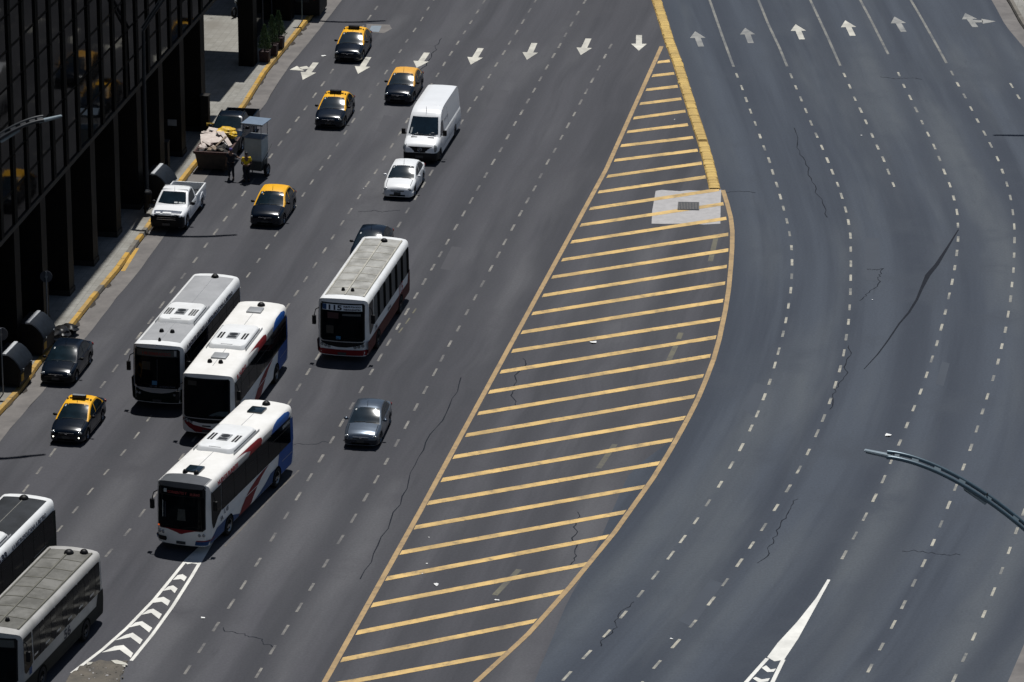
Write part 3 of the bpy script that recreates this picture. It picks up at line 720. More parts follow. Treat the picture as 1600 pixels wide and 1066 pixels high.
# ------------------------------------------------------------------ vehicles
# vehicle frame: front bumper at y = 0, rear towards +y, x to the right as seen from the front, z up
def place(root, px, py, zl, yl, alpha, xl=0.0):
    """puts the vehicle point (xl, yl, zl) where the survey has it; alpha = heading in degrees"""
    a = R(alpha); X, Y = P(px, py, zl)
    ex, ey = (math.cos(a), -math.sin(a)), (math.sin(a), math.cos(a))
    root.location = (X - ex[0] * xl - ey[0] * yl, Y - ex[1] * xl - ey[1] * yl, 0); root.rotation_euler = (0, 0, -a)

def wheel(parent, x, y, r, wd, side, rim=None, dual=False):
    """tyre with its rim, outer face towards side"""
    mb = MB(); s = side
    mb.lathe([(r * .60, x), (r * .66, x - s * .01), (r * .9, x), (r * .97, x - s * .025), (r, x - s * .06), (r, x - s * (wd - .05)), (r * .93, x - s * wd), (r * .5, x - s * wd)], 'X', 28, Matrix.Translation((0, y, r)))
    t = mb.build('wheel', M_['tyre'], parent, smooth=40)
    mb = MB()
    mb.lathe([(.001, x - s * .03), (r * .16, x - s * .028), (r * .2, x - s * .045), (r * .5, x - s * .06), (r * .58, x - s * .02), (r * .64, x - s * .004)], 'X', 24, Matrix.Translation((0, y, r)))
    for k in range(6):
        a = k * math.pi / 3
        mb.ell((x - s * .045, y + math.cos(a) * r * .38, r + math.sin(a) * r * .38), (.018, r * .09, r * .09), 1, 8, 5)
    mb.build('rim', [rim or M_['rim'], M_['void']], t, smooth=40)
    return t

class Car:
    """body below the belt line and cabin above it, both lofted along y from profile tables"""
    def __init__(s, L, W, deck, roof, belt, plan, wheels, rw=.30, floor=.19, roofw=.73, crown=.055, belt_y=None):
        s.L, s.W, s.deck, s.roof, s.belt, s.plan, s.wheels, s.rw, s.floor, s.roofw, s.crown = L, W, deck, roof, belt, plan, wheels, rw, floor, roofw, crown
    def hw(s, y): return interp(s.plan, y) * s.W / 2
    def zd(s, y): return interp(s.deck, y)
    def zb(s, y): return interp(s.belt, y)
    def zr(s, y): return interp(s.roof, y)
    def arch(s, y):
        z = s.floor
        for wy in s.wheels:
            r = s.rw + .075; d = abs(y - wy)
            if d < r: z = max(z, s.rw + math.sqrt(r * r - d * d))
        return z
    def stations(s):
        ys = [0, .015, .04, .08, .13] + [.18 + .05 * i for i in range(int((s.L - .32) / .05))] + [s.L - .12, s.L - .07, s.L - .03, s.L]
        for wy in s.wheels:
            r = s.rw + .075; ys += [wy - r + .002, wy + r - .002, wy - r - .002, wy + r + .002]
        return sorted(set(ys))
    def body(s, name, mats, parent):
        mb = MB(); rows = []
        for y in s.stations():
            h = s.hw(y); d = s.zd(y); b = min(s.zb(y), d - .012); lo = s.arch(y); lo2 = min(lo, b - .05)
            mid = lerp(lo2, b, .5)
            half = [(0, s.floor), (h * .80, s.floor), (h * .80, lo2), (h * .975, lo2), (h * .998, lerp(lo2, b, .25)), (h, mid), (h * .985, lerp(mid, b, .7)), (h * .955, b), (h * .90, lerp(b, d, .75)), (h * .80, d), (h * .45, d + s.crown * .75), (0, d + s.crown)]
            ring = [(-x, y, z) for x, z in half[::-1]] + [(x, y, z) for x, z in half[1:]]
            rows.append(ring)
        n = len(rows[0])
        for i in range(len(rows) - 1):
            for k in range(n):
                k2 = (k + 1) % n
                under = k in (9, 10, 11, 12) or k2 == 0
                b = len(mb.v)
                mb.add([rows[i][k], rows[i][k2], rows[i + 1][k2], rows[i + 1][k]], [(0, 1, 2, 3)], 1 if k in (9, 10, 11, 12) else 0)
        mb.add(rows[0], [tuple(range(n))], 0); mb.add(rows[-1], [tuple(range(n))], 0)
        o = mb.build(name, mats, parent)
        bm = bmesh.new(); bm.from_mesh(o.data); bmesh.ops.remove_doubles(bm, verts=bm.verts[:], dist=.0008)
        bmesh.ops.recalc_face_normals(bm, faces=bm.faces[:]); bm.to_mesh(o.data); bm.free()
        o.data.polygons.foreach_set('use_smooth', [True] * len(o.data.polygons)); o.data.set_sharp_from_angle(angle=R(38))
        return o
    def side_x(s, y, z):
        """cabin half width at height z"""
        zb = s.zb(y); t = max(0, min(1, (z - zb) / (s.zmax - zb)))
        return s.hw(y) * .945 - (s.hw(y) * .945 - s.roofw * s.W / 2) * (t ** 1.15)
    def cabin(s, name, mats, parent):
        s.zmax = max(z for _, z in s.roof); y0, y1 = s.roof[0][0], s.roof[-1][0]
        n = int((y1 - y0) / .05); rows = []
        for i in range(n + 1):
            y = lerp(y0, y1, i / n); zt = s.zr(y); zb = s.zb(y) - .03; zt = max(zt, zb + .01)
            e = max(zb + .005, zt - .06); half = []
            for t in (0, .33, .66, 1): z = lerp(zb, e, t); half.append((s.side_x(y, z), z))
            xt = s.side_x(y, zt)
            half += [(lerp(s.side_x(y, e), xt, .55), lerp(e, zt, .62)), (xt * .95, zt), (xt * .6, zt + s.crown * .7), (0, zt + s.crown)]
            rows.append([(-x, y, z) for x, z in half] + [(x, y, z) for x, z in half[::-1][1:]])
        mb = MB(); mb.grid(rows)
        mb.add(rows[0], [tuple(range(len(rows[0])))]); mb.add(rows[-1], [tuple(range(len(rows[0])))])
        return mb.build(name, mats, parent, smooth=40)
    def top_pt(s, y, v, o=.006):
        zt = s.zr(y); xt = s.side_x(y, zt) * .95
        z = zt + s.crown * (1 - v * v); e = .02
        dz = (s.zr(y + e) - s.zr(y - e)) / (2 * e); l = math.hypot(dz, 1)
        return (xt * v, y - dz / l * o, z + o / l)
    def top_patch(s, name, m, parent, y0, y1, v=.9, v2=None, bow=.0):
        v2 = v2 or v; rows = []
        for i in range(11):
            t = i / 10; vv = lerp(v, v2, t); row = []
            for k in range(13):
                u = lerp(-vv, vv, k / 12); y = lerp(y0 + bow * u * u, y1 + bow * .4 * u * u, t); row.append(s.top_pt(y, u))
            rows.append(row)
        mb = MB(); mb.grid(rows); return mb.build(name, m, parent, smooth=60)
    def side_window(s, parent, m, side, ya, yb, sill=.035, head=.085):
        rows = []; n = 16
        for i in range(n + 1):
            y = lerp(ya, yb, i / n); z0 = s.zb(y) + sill; z1 = s.zr(y) - head
            if z1 < z0 + .02: z1 = z0 + .02
            rows.append([(side * (s.side_x(y, lerp(z0, z1, k / 4)) + .006), y, lerp(z0, z1, k / 4)) for k in range(5)])
        mb = MB(); mb.grid(rows); return mb.build('side_window', m, parent, smooth=60)
    def wrap(s, z0, z1, y1, o=.014, prof=None, rear=False):
        """band round the nose (or tail) from z0 to z1, returning along the flanks to y1"""
        ys = [y1 * (i / 7) ** 1.6 for i in range(8)]
        Y = (lambda y: s.L - y) if rear else (lambda y: y); sg = 1 if rear else -1
        path = [(-(s.hw(Y(y)) + o * .6), Y(y)) for y in ys[::-1]] + [(x * s.hw(Y(0)), Y(0) + sg * o) for x in (-.8, -.4, 0, .4, .8)] + [((s.hw(Y(y)) + o * .6), Y(y)) for y in ys]
        rows = [[(x * .985, y - sg * .03, z0) for x, y in path], [(x, y, lerp(z0, z1, .12)) for x, y in path], [(x * 1.004, y + sg * .012, lerp(z0, z1, .5)) for x, y in path], [(x, y, lerp(z0, z1, .9)) for x, y in path], [(x * .97, y - sg * .05, z1) for x, y in path]]
        mb = MB(); mb.grid(rows); return mb
    def strip(s, mb, side, pts, wd=.010, mat=0):
        """thin panel-gap line on the body side"""
        for (ya, za), (yb, zb) in zip(pts, pts[1:]):
            n = 4; A = []; B = []
            for i in range(n + 1):
                y, z = lerp(ya, yb, i / n), lerp(za, zb, i / n); dy, dz = yb - ya, zb - za; l = math.hypot(dy, dz)
                for arr, sg in ((A, 1), (B, -1)):
                    yy, zz = y - dz / l * wd * sg, z + dy / l * wd * sg
                    arr.append((side * (s.body_x(yy, zz) + .004), yy, zz))
            mb.grid([A, B], mat)
    def body_x(s, y, z):
        h = s.hw(y); b = s.zb(y); lo = s.floor; mid = lerp(lo, b, .5)
        return interp([(lo, h * .975), (lerp(lo, b, .25), h * .998), (mid, h), (lerp(mid, b, .7), h * .985), (b, h * .955), (b + .2, h * .9)], z)

SEDAN = dict(L=4.1, W=1.66, floor=.2, rw=.29, wheels=(.78, 3.2),
    deck=[(0, .50), (.03, .585), (.08, .64), (.16, .69), (.35, .755), (.65, .82), (1.05, .895), (3.25, .93), (3.45, .955), (3.85, .94), (4.0, .90), (4.06, .78), (4.1, .62)],
    belt=[(0, .46), (.05, .54), (.12, .60), (.4, .70), (.9, .82), (1.2, .86), (2.4, .885), (3.3, .90), (3.95, .88), (4.04, .74), (4.1, .58)],
    plan=[(0, .66), (.015, .76), (.05, .84), (.13, .91), (.3, .965), (.6, .99), (1.2, 1.0), (3.0, .995), (3.6, .965), (3.9, .92), (4.05, .85), (4.1, .78)],
    roof=[(.95, .855), (1.05, .905), (1.35, 1.08), (1.62, 1.215), (1.82, 1.30), (2.0, 1.352), (2.2, 1.385), (2.5, 1.40), (2.8, 1.385), (2.98, 1.335), (3.2, 1.19), (3.42, 1.03), (3.55, .94)])

def number_plate(parent, y, z, w=.40, x=0.0):
    mb = MB(); mb.bbox(x - w / 2, x + w / 2, y - .012, y + .012, z - .065, z + .065, .006)
    return mb.build('number_plate', M_['plate'], parent)

def sedan(name, paint, roofpaint, label, cat, group=None, spec=SEDAN, lights='lens', bumper=None, roofsign=False, glow=False, mirror=None, grille=True, stickers=True, handle=None):
    c = Car(**spec); root = empty(name, label=label, cat=cat, group=group)
    L, W = c.L, c.W
    b = c.body('body', [paint, M_['void']], root)
    cab = c.cabin('cabin' if roofpaint is not paint else 'roof', roofpaint, root)
    ws0, ws1 = spec['roof'][0][0] + .03, spec['roof'][4][0] + .03
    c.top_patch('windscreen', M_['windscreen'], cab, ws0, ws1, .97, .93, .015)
    rr = [p[0] for p in spec['roof']]
    c.top_patch('rear_window', M_['glass'], cab, rr[-4] + .03, rr[-1] - .06, .86, .88)
    bp = lerp(spec['roof'][1][0], rr[-1], .47)
    for sd in (-1, 1):
        c.side_window(cab, M_['glass'], sd, ws0 + .48, bp - .035); c.side_window(cab, M_['glass'], sd, bp + .035, rr[-3] + .10)
    # bumpers and lower trim
    c.wrap(.20, .475, .40).build('front_bumper', bumper or paint, root, smooth=50)
    c.wrap(.22, .56, .40, rear=True).build('rear_bumper', bumper or paint, root, smooth=50)
    # air intake, grille, plate
    def front_patch(nm, m, x0, x1, z0, z1, o=.03, n=8, slope=.0):
        rows = []
        for i in range(n + 1):
            x = lerp(x0, x1, i / n); fx = abs(x) / (W / 2)
            rows.append([(x, .26 * fx ** 4.5 - o + slope * t, lerp(z0, z1, t)) for t in (0, .5, 1)])
        mb = MB(); mb.grid(rows); return mb.build(nm, m, root, smooth=60)
    front_patch('air_intake', M_['void'], -.42, .42, .25, .33, .040)
    if grille:
        front_patch('grille', M_['black_plastic'], -.36, .36, .50, .585, .022, slope=.05)
        mb = MB(); mb.bbox(-.36, .36, -.012, .01, .585, .605, .006); mb.bbox(-.05, .05, -.016, .006, .525, .575, .01); mb.build('grille_bar', M_['chrome'], root)
    number_plate(root, -.04, .40, .36)
    for sd in (-1, 1):
        mb = MB(); Mx = Matrix.Translation((sd * W * .36, .115, .60)) @ Matrix.Rotation(sd * R(-24), 4, 'Z') @ Matrix.Rotation(R(-28), 4, 'X')
        mb.ell((0, 0, 0), (.175, .055, .072), 0, 14, 8, Mx)
        h = mb.build('headlight', M_['lens'], root, smooth=60)
        mb = MB(); mb.ell((sd * W * .345, .075, .592), (.05, .03, .045), 0, 10, 6); mb.build('bulb', M_['chrome'], h, smooth=60)
        if glow:
            mb = MB(); mb.ell((sd * W * .36, .035, .395), (.06, .045, .05), 0, 10, 6); mb.build('fog_lamp', M_['lamp_on'], root, smooth=60)
        mb = MB(); mb.ell((sd * W * .40, L - .05, .74), (.10, .07, .10), 0, 10, 6); mb.build('tail_light', M_['red_lens'], root, smooth=60)
        # door mirror on a stub arm
        mb = MB(); my = ws0 + .38
        mb.ell((sd * (W / 2 + .085), my, spec['belt'][6][1] + .075), (.105, .065, .07), 0, 12, 8)
        mb.tube([(sd * (W / 2 - .09), my + .03, spec['belt'][6][1] + .03), (sd * (W / 2 + .05), my, spec['belt'][6][1] + .05)], .022, 6)
        mb.build('door_mirror', mirror or M_['black_plastic'], root, smooth=60)
        # shut lines and handles
        mb = MB(); zb = c.zb(2.0)
        c.strip(mb, sd, [(ws0 + .18, c.zb(ws0 + .2) - .03), (ws0 + .2, .3)]); c.strip(mb, sd, [(bp, zb - .02), (bp + .01, .28)])
        c.strip(mb, sd, [(rr[-3] - .1, zb), (rr[-3] - .12, .62), (spec['wheels'][1] - c.rw - .09, .40)]); c.strip(mb, sd, [(ws0 + .2, .285), (spec['wheels'][1] - c.rw - .09, .285)])
        mb.build('door_seam', M_['void'], b, normals=False)
        for hy in (bp - .17, rr[-3] - .12):
            mb = MB(); x = c.body_x(hy, zb - .08); mb.bbox(sd * x - .022, sd * x + .022, hy - .085, hy + .085, zb - .10, zb - .07, .008); mb.build('door_handle', handle or paint, root)
        for wy in spec['wheels']: wheel(root, sd * (W / 2 - .015), wy, c.rw, .2, sd)
    # wipers, bonnet seams, aerial, inspection sticker
    mb = MB()
    for x0, x1 in ((-.48, .02), (.06, .56)):
        pts = [c.top_pt(lerp(ws0 + .02 + .07 * (abs(x) ** 2), ws0 + .06, t), x, .016) for t, x in ((0, x0 / .75), (.5, (x0 + x1) / 1.5), (1, x1 / .75))]
        mb.tube(pts, .010, 5)
    mb.build('wiper', M_['black_plastic'], cab)
    for sd in (-1, 1):
        mb = MB()
        for i in range(10):
            y0, y1 = lerp(.2, ws0 - .06, i / 10), lerp(.2, ws0 - .06, (i + 1) / 10)
            f = lambda y, o: (sd * (c.hw(y) * .80 + o), y, c.zd(y) + .004)
            mb.add([f(y0, -.012), f(y0, .012), f(y1, .012), f(y1, -.012)], [(0, 1, 2, 3)])
        mb.build('bonnet_seam', M_['void'], b, normals=False)
    mb = MB(); y = ws1 + .12; z = c.zr(y) + c.crown
    mb.tube([(0, y, z - .01), (0, y - .05, z + .02), (0, y + .06, z + .26)], [.018, .012, .005], 6); mb.build('aerial', M_['black_plastic'], root)
    if stickers:
        mb = MB(); p = [c.top_pt(lerp(ws0, ws1, t), v, .011) for t, v in ((.80, -.84), (.80, -.74), (.93, -.74), (.93, -.84))]; mb.add(p, [(0, 1, 2, 3)])
        mb.build('sticker', M_['pale_sticker'], cab)
    if roofsign:
        mb = MB(); y = ws1 + .42; z = c.zr(y) + c.crown
        mb.bbox(-.46, .46, y - .03, y + .03, z + .0, z + .045, .012); mb.bbox(-.32, .32, y - .10, y + .10, z + .035, z + .19, .03)
        sg = mb.build('roof_sign', M_['black_plastic'], root, smooth=40)
        mb = MB(); mb.box(-.27, .27, y - .106, y - .1005, z + .06, z + .165); mb.build('sign_panel', M_['steel_dk'], sg)
        if roofsign == 2:
            mb = MB(); mb.bbox(-.31, .31, y - .09, y + .09, z + .185, z + .20, .006); mb.build('sign_cap', M_['steel'], sg)
        for x in (-.55, .55):
            mb = MB(); mb.ell((x, y, z - .01), (.05, .05, .03), 0, 8, 5); mb.build('roof_foot', M_['black_plastic'], sg)
    return root, c

TB, TY = M_['taxi_black'], M_['taxi_yellow']
TG = 'black and yellow taxis on the avenue'
ROOF_Y = 1.87; RZ = 1.39
def put(root, px, py, al, zl=RZ, yl=ROOF_Y): place(root, px, py, zl, yl, al)
t1, _ = sedan('taxi', TB, TY, 'yellow roofed taxi with roof sign, farthest up the avenue beside a manhole plate', 'taxi', TG, roofsign=1); put(t1, 551.3, 49.3, 8.5)
t2, _ = sedan('taxi', TB, M_['taxi_orange'], 'black taxi with faded orange roof and no roof sign, just ahead of the white van', 'taxi', TG); put(t2, 630.5, 113, 9.5)
t3, _ = sedan('taxi', TB, TY, 'yellow roofed taxi with roof sign, below the split arrow on the road', 'taxi', TG, roofsign=1); put(t3, 522.5, 150.5, 9)
LOGAN = dict(SEDAN); LOGAN['W'] = 1.74; LOGAN['roof'] = [(y, z + (.09 if z > 1.2 else .05)) for y, z in SEDAN['roof']]; LOGAN['deck'] = [(y, z + .05) for y, z in SEDAN['deck']]; LOGAN['belt'] = [(y, z + .05) for y, z in SEDAN['belt']]
t4, _ = sedan('taxi', TB, TY, 'tall black taxi with bright yellow roof and no roof sign, right of the white pickup', 'taxi', TG, spec=LOGAN); put(t4, 425.8, 297.7, 10, 1.48)
t5, _ = sedan('taxi', TB, M_['taxi_orange'] if False else TY, 'yellow roofed taxi with silver edged roof sign and lit fog lamps near the kerb', 'taxi', TG, roofsign=2, glow=True); put(t5, 120.2, 629.5, 11.5)
wc, _ = sedan('parked_car' if False else 'sedan_car', M_['white_paint'], M_['white_paint'], 'white four door sedan driving in front of the white van', 'car', mirror=M_['white_paint']); put(wc, 630.9, 257.5, 9.5)
gc, _ = sedan('sedan_car', M_['grey_paint'], M_['grey_paint'], 'grey metallic sedan alone in its lane below the red and white bus', 'car', mirror=M_['grey_paint'], bumper=M_['dark_paint']); put(gc, 574.2, 635.3, 8.5)
dc, _ = sedan('sedan_car', M_['dark_paint'], M_['grey_paint'] if False else M_['dark_paint'], 'dark blue car mostly hidden behind the red and white bus', 'car'); place(dc, 585, 352, 1.40, 2.75, 10)
OLD = dict(SEDAN); OLD['W'] = 1.66
bc, bcar = sedan('sedan_car', M_['taxi_black'], M_['taxi_black'], 'shabby black sedan parked at the left kerb by the garbage containers', 'car', spec=OLD, bumper=M_['black_plastic']); put(bc, 102.5, 540, 10.5)
mb = MB()
for i in range(3): mb.bbox(-.16, -.13, .95 + .06 * i, .965 + .06 * i, .90, .93, .004)
mb.build('sticker', M_['pale_sticker'], bc)

# ------------------------------------------------------------------ van
def build_van():
    root = empty('cargo_van', label='tall white cargo van with black bumper and mirrors behind the white sedan', cat='van')
    W = 1.98; L = 6.9
    spec = dict(L=L, W=W, floor=.28, rw=.34, wheels=(.95, 5.2), crown=.03, roofw=.80,
        deck=[(0, .70), (.03, .82), (.10, 1.0), (.22, 1.10), (.45, 1.19), (.75, 1.27), (1.0, 1.33), (6.7, 1.40), (6.85, 1.38), (6.9, 1.3)],
        belt=[(0, .66), (.06, .86), (.14, 1.0), (.5, 1.13), (1.0, 1.24), (1.4, 1.27), (1.6, 1.27), (6.75, 1.3), (6.9, 1.25)],
        plan=[(0, .72), (.02, .80), (.07, .87), (.18, .93), (.45, .98), (.9, 1.0), (6.5, 1.0), (6.8, .985), (6.9, .96)],
        roof=[(.82, 1.20), (.95, 1.30), (1.2, 1.60), (1.45, 1.90), (1.62, 2.10), (1.75, 2.23), (1.95, 2.37), (2.2, 2.47), (2.6, 2.55), (3.2, 2.58), (6.45, 2.56), (6.68, 2.50), (6.80, 2.30), (6.9, 1.30)])
    c = Car(**spec); P_ = M_['white_paint']
    b = c.body('body', [P_, M_['void']], root); cab = c.cabin('cargo_shell', P_, root)
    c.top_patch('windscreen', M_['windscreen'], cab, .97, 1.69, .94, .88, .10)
    for sd in (-1, 1):
        rows = []
        for i in range(9):
            y = lerp(1.30, 2.05, i / 8); z0 = c.zb(y) + .06; z1 = min(c.zr(y) - .1, 1.98)
            rows.append([(sd * (c.side_x(y, lerp(z0, max(z1, z0 + .02), k / 4)) + .006), y, lerp(z0, max(z1, z0 + .02), k / 4)) for k in range(5)])
        mb = MB(); mb.grid(rows); mb.build('side_window', M_['glass'], cab, smooth=60)
        mb = MB(); my = 1.28
        mb.bbox(sd * (W / 2 + .15) - .11, sd * (W / 2 + .15) + .11, my - .07, my + .07, 1.30, 1.62, .05)
        mb.tube([(sd * (W / 2 - .08), my + .06, 1.32), (sd * (W / 2 + .1), my, 1.36)], .035, 6)
        mb.build('door_mirror', M_['black_plastic'], root, smooth=50)
        mb = MB(); Mx = Matrix.Translation((sd * W * .405, .15, .90)) @ Matrix.Rotation(sd * R(-26), 4, 'Z') @ Matrix.Rotation(R(-18), 4, 'X'); mb.ell((0, 0, 0), (.15, .08, .22), 0, 14, 8, Mx)
        mb.build('headlight', M_['lens'], root, smooth=60)
        mb = MB(); mb.bbox(sd * .46 - .17, sd * .46 + .17, .78, .86, 1.295, 1.325, .008); mb.build('cowl_vent', M_['black_plastic'], root)
        mb = MB()
        for za, zb2, ya in ((1.16, 1.185, 2.15), (.62, .65, 1.45)):
            rows = [[(sd * (c.hw(y) * (.975 if za > 1 else 1.0) + .016), y, z) for z in (za, zb2)] for y in (ya, 3.5, 6.7)]
            mb.grid(rows)
        mb.build('rub_strip', P_ if False else M_['bus_silver'], b)
        mb = MB(); c.strip(mb, sd, [(1.2, 1.15), (1.32, .45)]); c.strip(mb, sd, [(2.12, 1.24), (2.12, .4)]); c.strip(mb, sd, [(3.4, 1.24), (3.4, .4)])
        for y in (2.12, 3.4):
            mb.grid([[(sd * (c.side_x(yy, z) + .005), yy, z) for yy in (y - .01, y + .01)] for z in (1.28, 1.6, 1.95, 2.3)])
        mb.build('door_seam', M_['steel_dk'], b, normals=False)
        for wy in spec['wheels']: wheel(root, sd * (W / 2 - .02), wy, .34, .22, sd, M_['rim_dk'])
    c.wrap(.22, .72, .55).build('front_bumper', M_['black_plastic'], root, smooth=50)
    mb = MB(); rows = []
    for i in range(9):
        t = lerp(-1, 1, i / 8); rows.append([(t * .50, -.012 + .02 * t * t, .70), (t * .58, .012 + .03 * t * t, .82), (t * .66, .06 + .04 * t * t, 1.0)])
    mb.grid(rows); gr = mb.build('grille', M_['black_plastic'], root, smooth=50)
    mb = MB(); bm = bmesh.new()
    mb.lathe([(.085, -.035), (.10, -.045), (.115, -.035)], 'Y', 20, Matrix.Translation((0, .02, .86)))
    for k in range(3):
        a = R(90 + 120 * k); mb.tube([(0, -.02, .86), (.095 * math.cos(a), -.02, .86 + .095 * math.sin(a))], [.014, .005], 5)
    bm.free(); mb.build('badge', M_['chrome'], gr)
    number_plate(root, -.06, .47, .42, -.02)
    mb = MB(); y = 2.02; z = c.zr(y) + .03; mb.tube([(0, y, z - .02), (0, y - .02, z + .03), (0, y - .1, z + .3)], [.02, .014, .006], 6); mb.build('aerial', M_['black_plastic'], root)
    mb = MB()
    for x0, x1 in ((-.62, 0), (.05, .7)):
        mb.tube([c.top_pt(1.0, x0 / .88, .02), c.top_pt(1.02, x1 / .88, .02)], .012, 5)
    mb.build('wiper', M_['black_plastic'], cab)
    side_text('lettering', 'TRANSPORTES', .17, lambda u, v: (c.side_x(2.4 + u, 1.78 + v) + .008, 2.4 + u, 1.78 + v), M_['ink_grey'], cab)
    mb = MB(); mb.add([c.top_pt(1.28, -.82, .011), c.top_pt(1.28, -.72, .011), c.top_pt(1.06, -.74, .011), c.top_pt(1.06, -.84, .011)], [(0, 1, 2, 3)]); mb.build('sticker', M_['pale_sticker'], cab)
    mb = MB(); random.seed(4)
    for i in range(7):
        v = random.uniform(-.7, .7); mb.ell(c.top_pt(random.uniform(1.02, 1.12), v, .004), (random.uniform(.03, .1), .02, .012), 0, 7, 4)
    mb.build('dashboard_paper', M_['pale_sticker'], cab)
    place(root, 665.2, 181.8, 2.22, 1.74, 10.2)

# ------------------------------------------------------------------ lettering as mesh
def text_mesh(body, size, bold=0.0):
    cu = bpy.data.curves.new('lettering', 'FONT'); cu.body = body; cu.size = size; cu.offset = bold; cu.resolution_u = 3
    o = bpy.data.objects.new('lettering', cu); COL.objects.link(o)
    dg = bpy.context.evaluated_depsgraph_get(); me = bpy.data.meshes.new_from_object(o.evaluated_get(dg))
    bpy.data.objects.remove(o); bpy.data.curves.remove(cu); me.materials.clear(); return me
def side_text(name, body, size, fn, m, parent, bold=0.0, xs=1.0, w=None):
    me = text_mesh(body, size, bold)
    if w:
        ext = max(v.co.x for v in me.vertices); xs = w / ext
    for v in me.vertices: v.co = Vector(fn(v.co.x * xs, v.co.y))
    me.materials.append(m); me.name = name
    o = bpy.data.objects.new(name, me); COL.objects.link(o); o.parent = parent; return o
build_van()

# ------------------------------------------------------------------ pickups
def build_pickup(label, paint, white, px, py, al):
    root = empty('pickup_truck', label=label, cat='pickup truck')
    L, W = 5.25, 1.85
    spec = dict(L=L, W=W, floor=.36, rw=.38, wheels=(.95, 4.15), crown=.03, roofw=.74,
        deck=[(0, .62), (.03, .78), (.08, .92), (.18, 1.0), (.5, 1.06), (1.3, 1.13), (3.0, 1.14), (3.05, 1.05), (5.2, 1.05), (5.25, 1.0)],
        belt=[(0, .60), (.06, .84), (.15, .95), (.5, 1.0), (1.2, 1.05), (1.4, 1.07), (1.6, 1.075), (3.0, 1.10), (3.3, 1.02), (5.25, .98)],
        plan=[(0, .74), (.03, .82), (.1, .9), (.25, .96), (.5, .99), (.9, 1.0), (4.9, 1.0), (5.15, .98), (5.25, .96)],
        roof=[(1.12, 1.09), (1.22, 1.15), (1.5, 1.34), (1.75, 1.51), (1.92, 1.62), (2.05, 1.68), (2.25, 1.72), (2.6, 1.735), (2.75, 1.72), (2.86, 1.66), (2.92, 1.5), (3.02, 1.12)])
    c = Car(**spec)
    # the deck behind the cab is lowered to the bed floor, the bed sides are walls of their own
    c.deck = [(0, .62), (.03, .78), (.08, .92), (.18, 1.0), (.5, 1.06), (1.3, 1.13), (3.0, 1.14), (3.06, .70), (5.2, .70), (5.25, .68)]
    c.belt = [(0, .60), (.06, .84), (.15, .95), (.5, 1.0), (1.2, 1.05), (1.4, 1.07), (1.6, 1.075), (3.0, 1.10), (3.06, .69), (5.25, .67)]
    b = c.body('body', [paint, M_['void']], root)
    c.belt = spec['belt']
    cab = c.cabin('cab', paint, root)
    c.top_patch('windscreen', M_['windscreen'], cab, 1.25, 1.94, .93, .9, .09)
    for sd in (-1, 1):
        c.side_window(cab, M_['glass'], sd, 1.62, 2.78, .04, .09)
        mb = MB(); mb.bbox(sd * .87 - .045, sd * .87 + .045, 3.06, 5.2, .62, 1.16, .03); 
        rows = []
        for i in range(25):
            a = math.pi * i / 24; y, z = 4.15 - .46 * math.cos(a), .38 + .46 * math.sin(a)
            rows.append([(sd * .90, y, z), (sd * .955, y, z), (sd * .95, 4.15 - .55 * math.cos(a), .38 + .56 * math.sin(a)), (sd * .90, 4.15 - .58 * math.cos(a), .38 + .60 * math.sin(a))])
        mb.grid(rows); mb.build('bed_side', paint, root, smooth=35)
        mb = MB(); mb.ell((sd * (W / 2 + .11), 1.62, 1.16), (.13, .075, .095), 0, 12, 8); mb.tube([(sd * (W / 2 - .08), 1.66, 1.10), (sd * (W / 2 + .05), 1.62, 1.12)], .03, 6)
        mb.build('door_mirror', M_['black_plastic'], root, smooth=50)
        mb = MB(); Mx = Matrix.Translation((sd * W * .395, .15, .84)) @ Matrix.Rotation(sd * R(-26), 4, 'Z') @ Matrix.Rotation(R(-20), 4, 'X'); mb.ell((0, 0, 0), (.16, .07, .11), 0, 14, 8, Mx); mb.build('headlight', M_['black_plastic'] if white else M_['lens'], root, smooth=60)
        mb = MB(); c.strip(mb, sd, [(1.55, 1.03), (1.6, .5)]); c.strip(mb, sd, [(2.72, 1.05), (2.74, .5)]); c.strip(mb, sd, [(1.6, .5), (2.74, .5)]); mb.build('door_seam', M_['steel_dk'], b, normals=False)
        mb = MB(); mb.bbox(sd * .925 - .02, sd * .925 + .02, 2.52, 2.68, .93, .97, .01); mb.build('door_handle', M_['black_plastic'], root)
        for wy in spec['wheels']: wheel(root, sd * (W / 2 - .01), wy, .38, .24, sd)
    mb = MB(); mb.bbox(-.83, .83, 5.17, 5.24, .64, 1.14, .02); mb.build('tailgate', paint, root)
    mb = MB(); mb.box(-.825, .825, 3.08, 5.16, .735, .745); mb.build('bed_liner', M_['steel_dk'], root)
    c.wrap(.30, .90, .34).build('front_bumper', M_['black_plastic'], root, smooth=50)
    mb = MB(); rows = []
    for i in range(9):
        t = lerp(-1, 1, i / 8); rows.append([(t * .60, -.025 + .02 * t * t, .70), (t * .66, -.02 + .03 * t * t, .82), (t * .66, .045 + .04 * t * t, .97)])
    mb.grid(rows); gr = mb.build('grille', M_['black_plastic'], root, smooth=50)
    mb = MB(); mb.bbox(-.5, .5, -.04, -.015, .76, .785, .008); mb.bbox(-.5, .5, -.036, -.01, .86, .88, .008); mb.build('grille_bar', M_['chrome'] if white else M_['steel_dk'], gr)
    number_plate(root, -.075, .52)
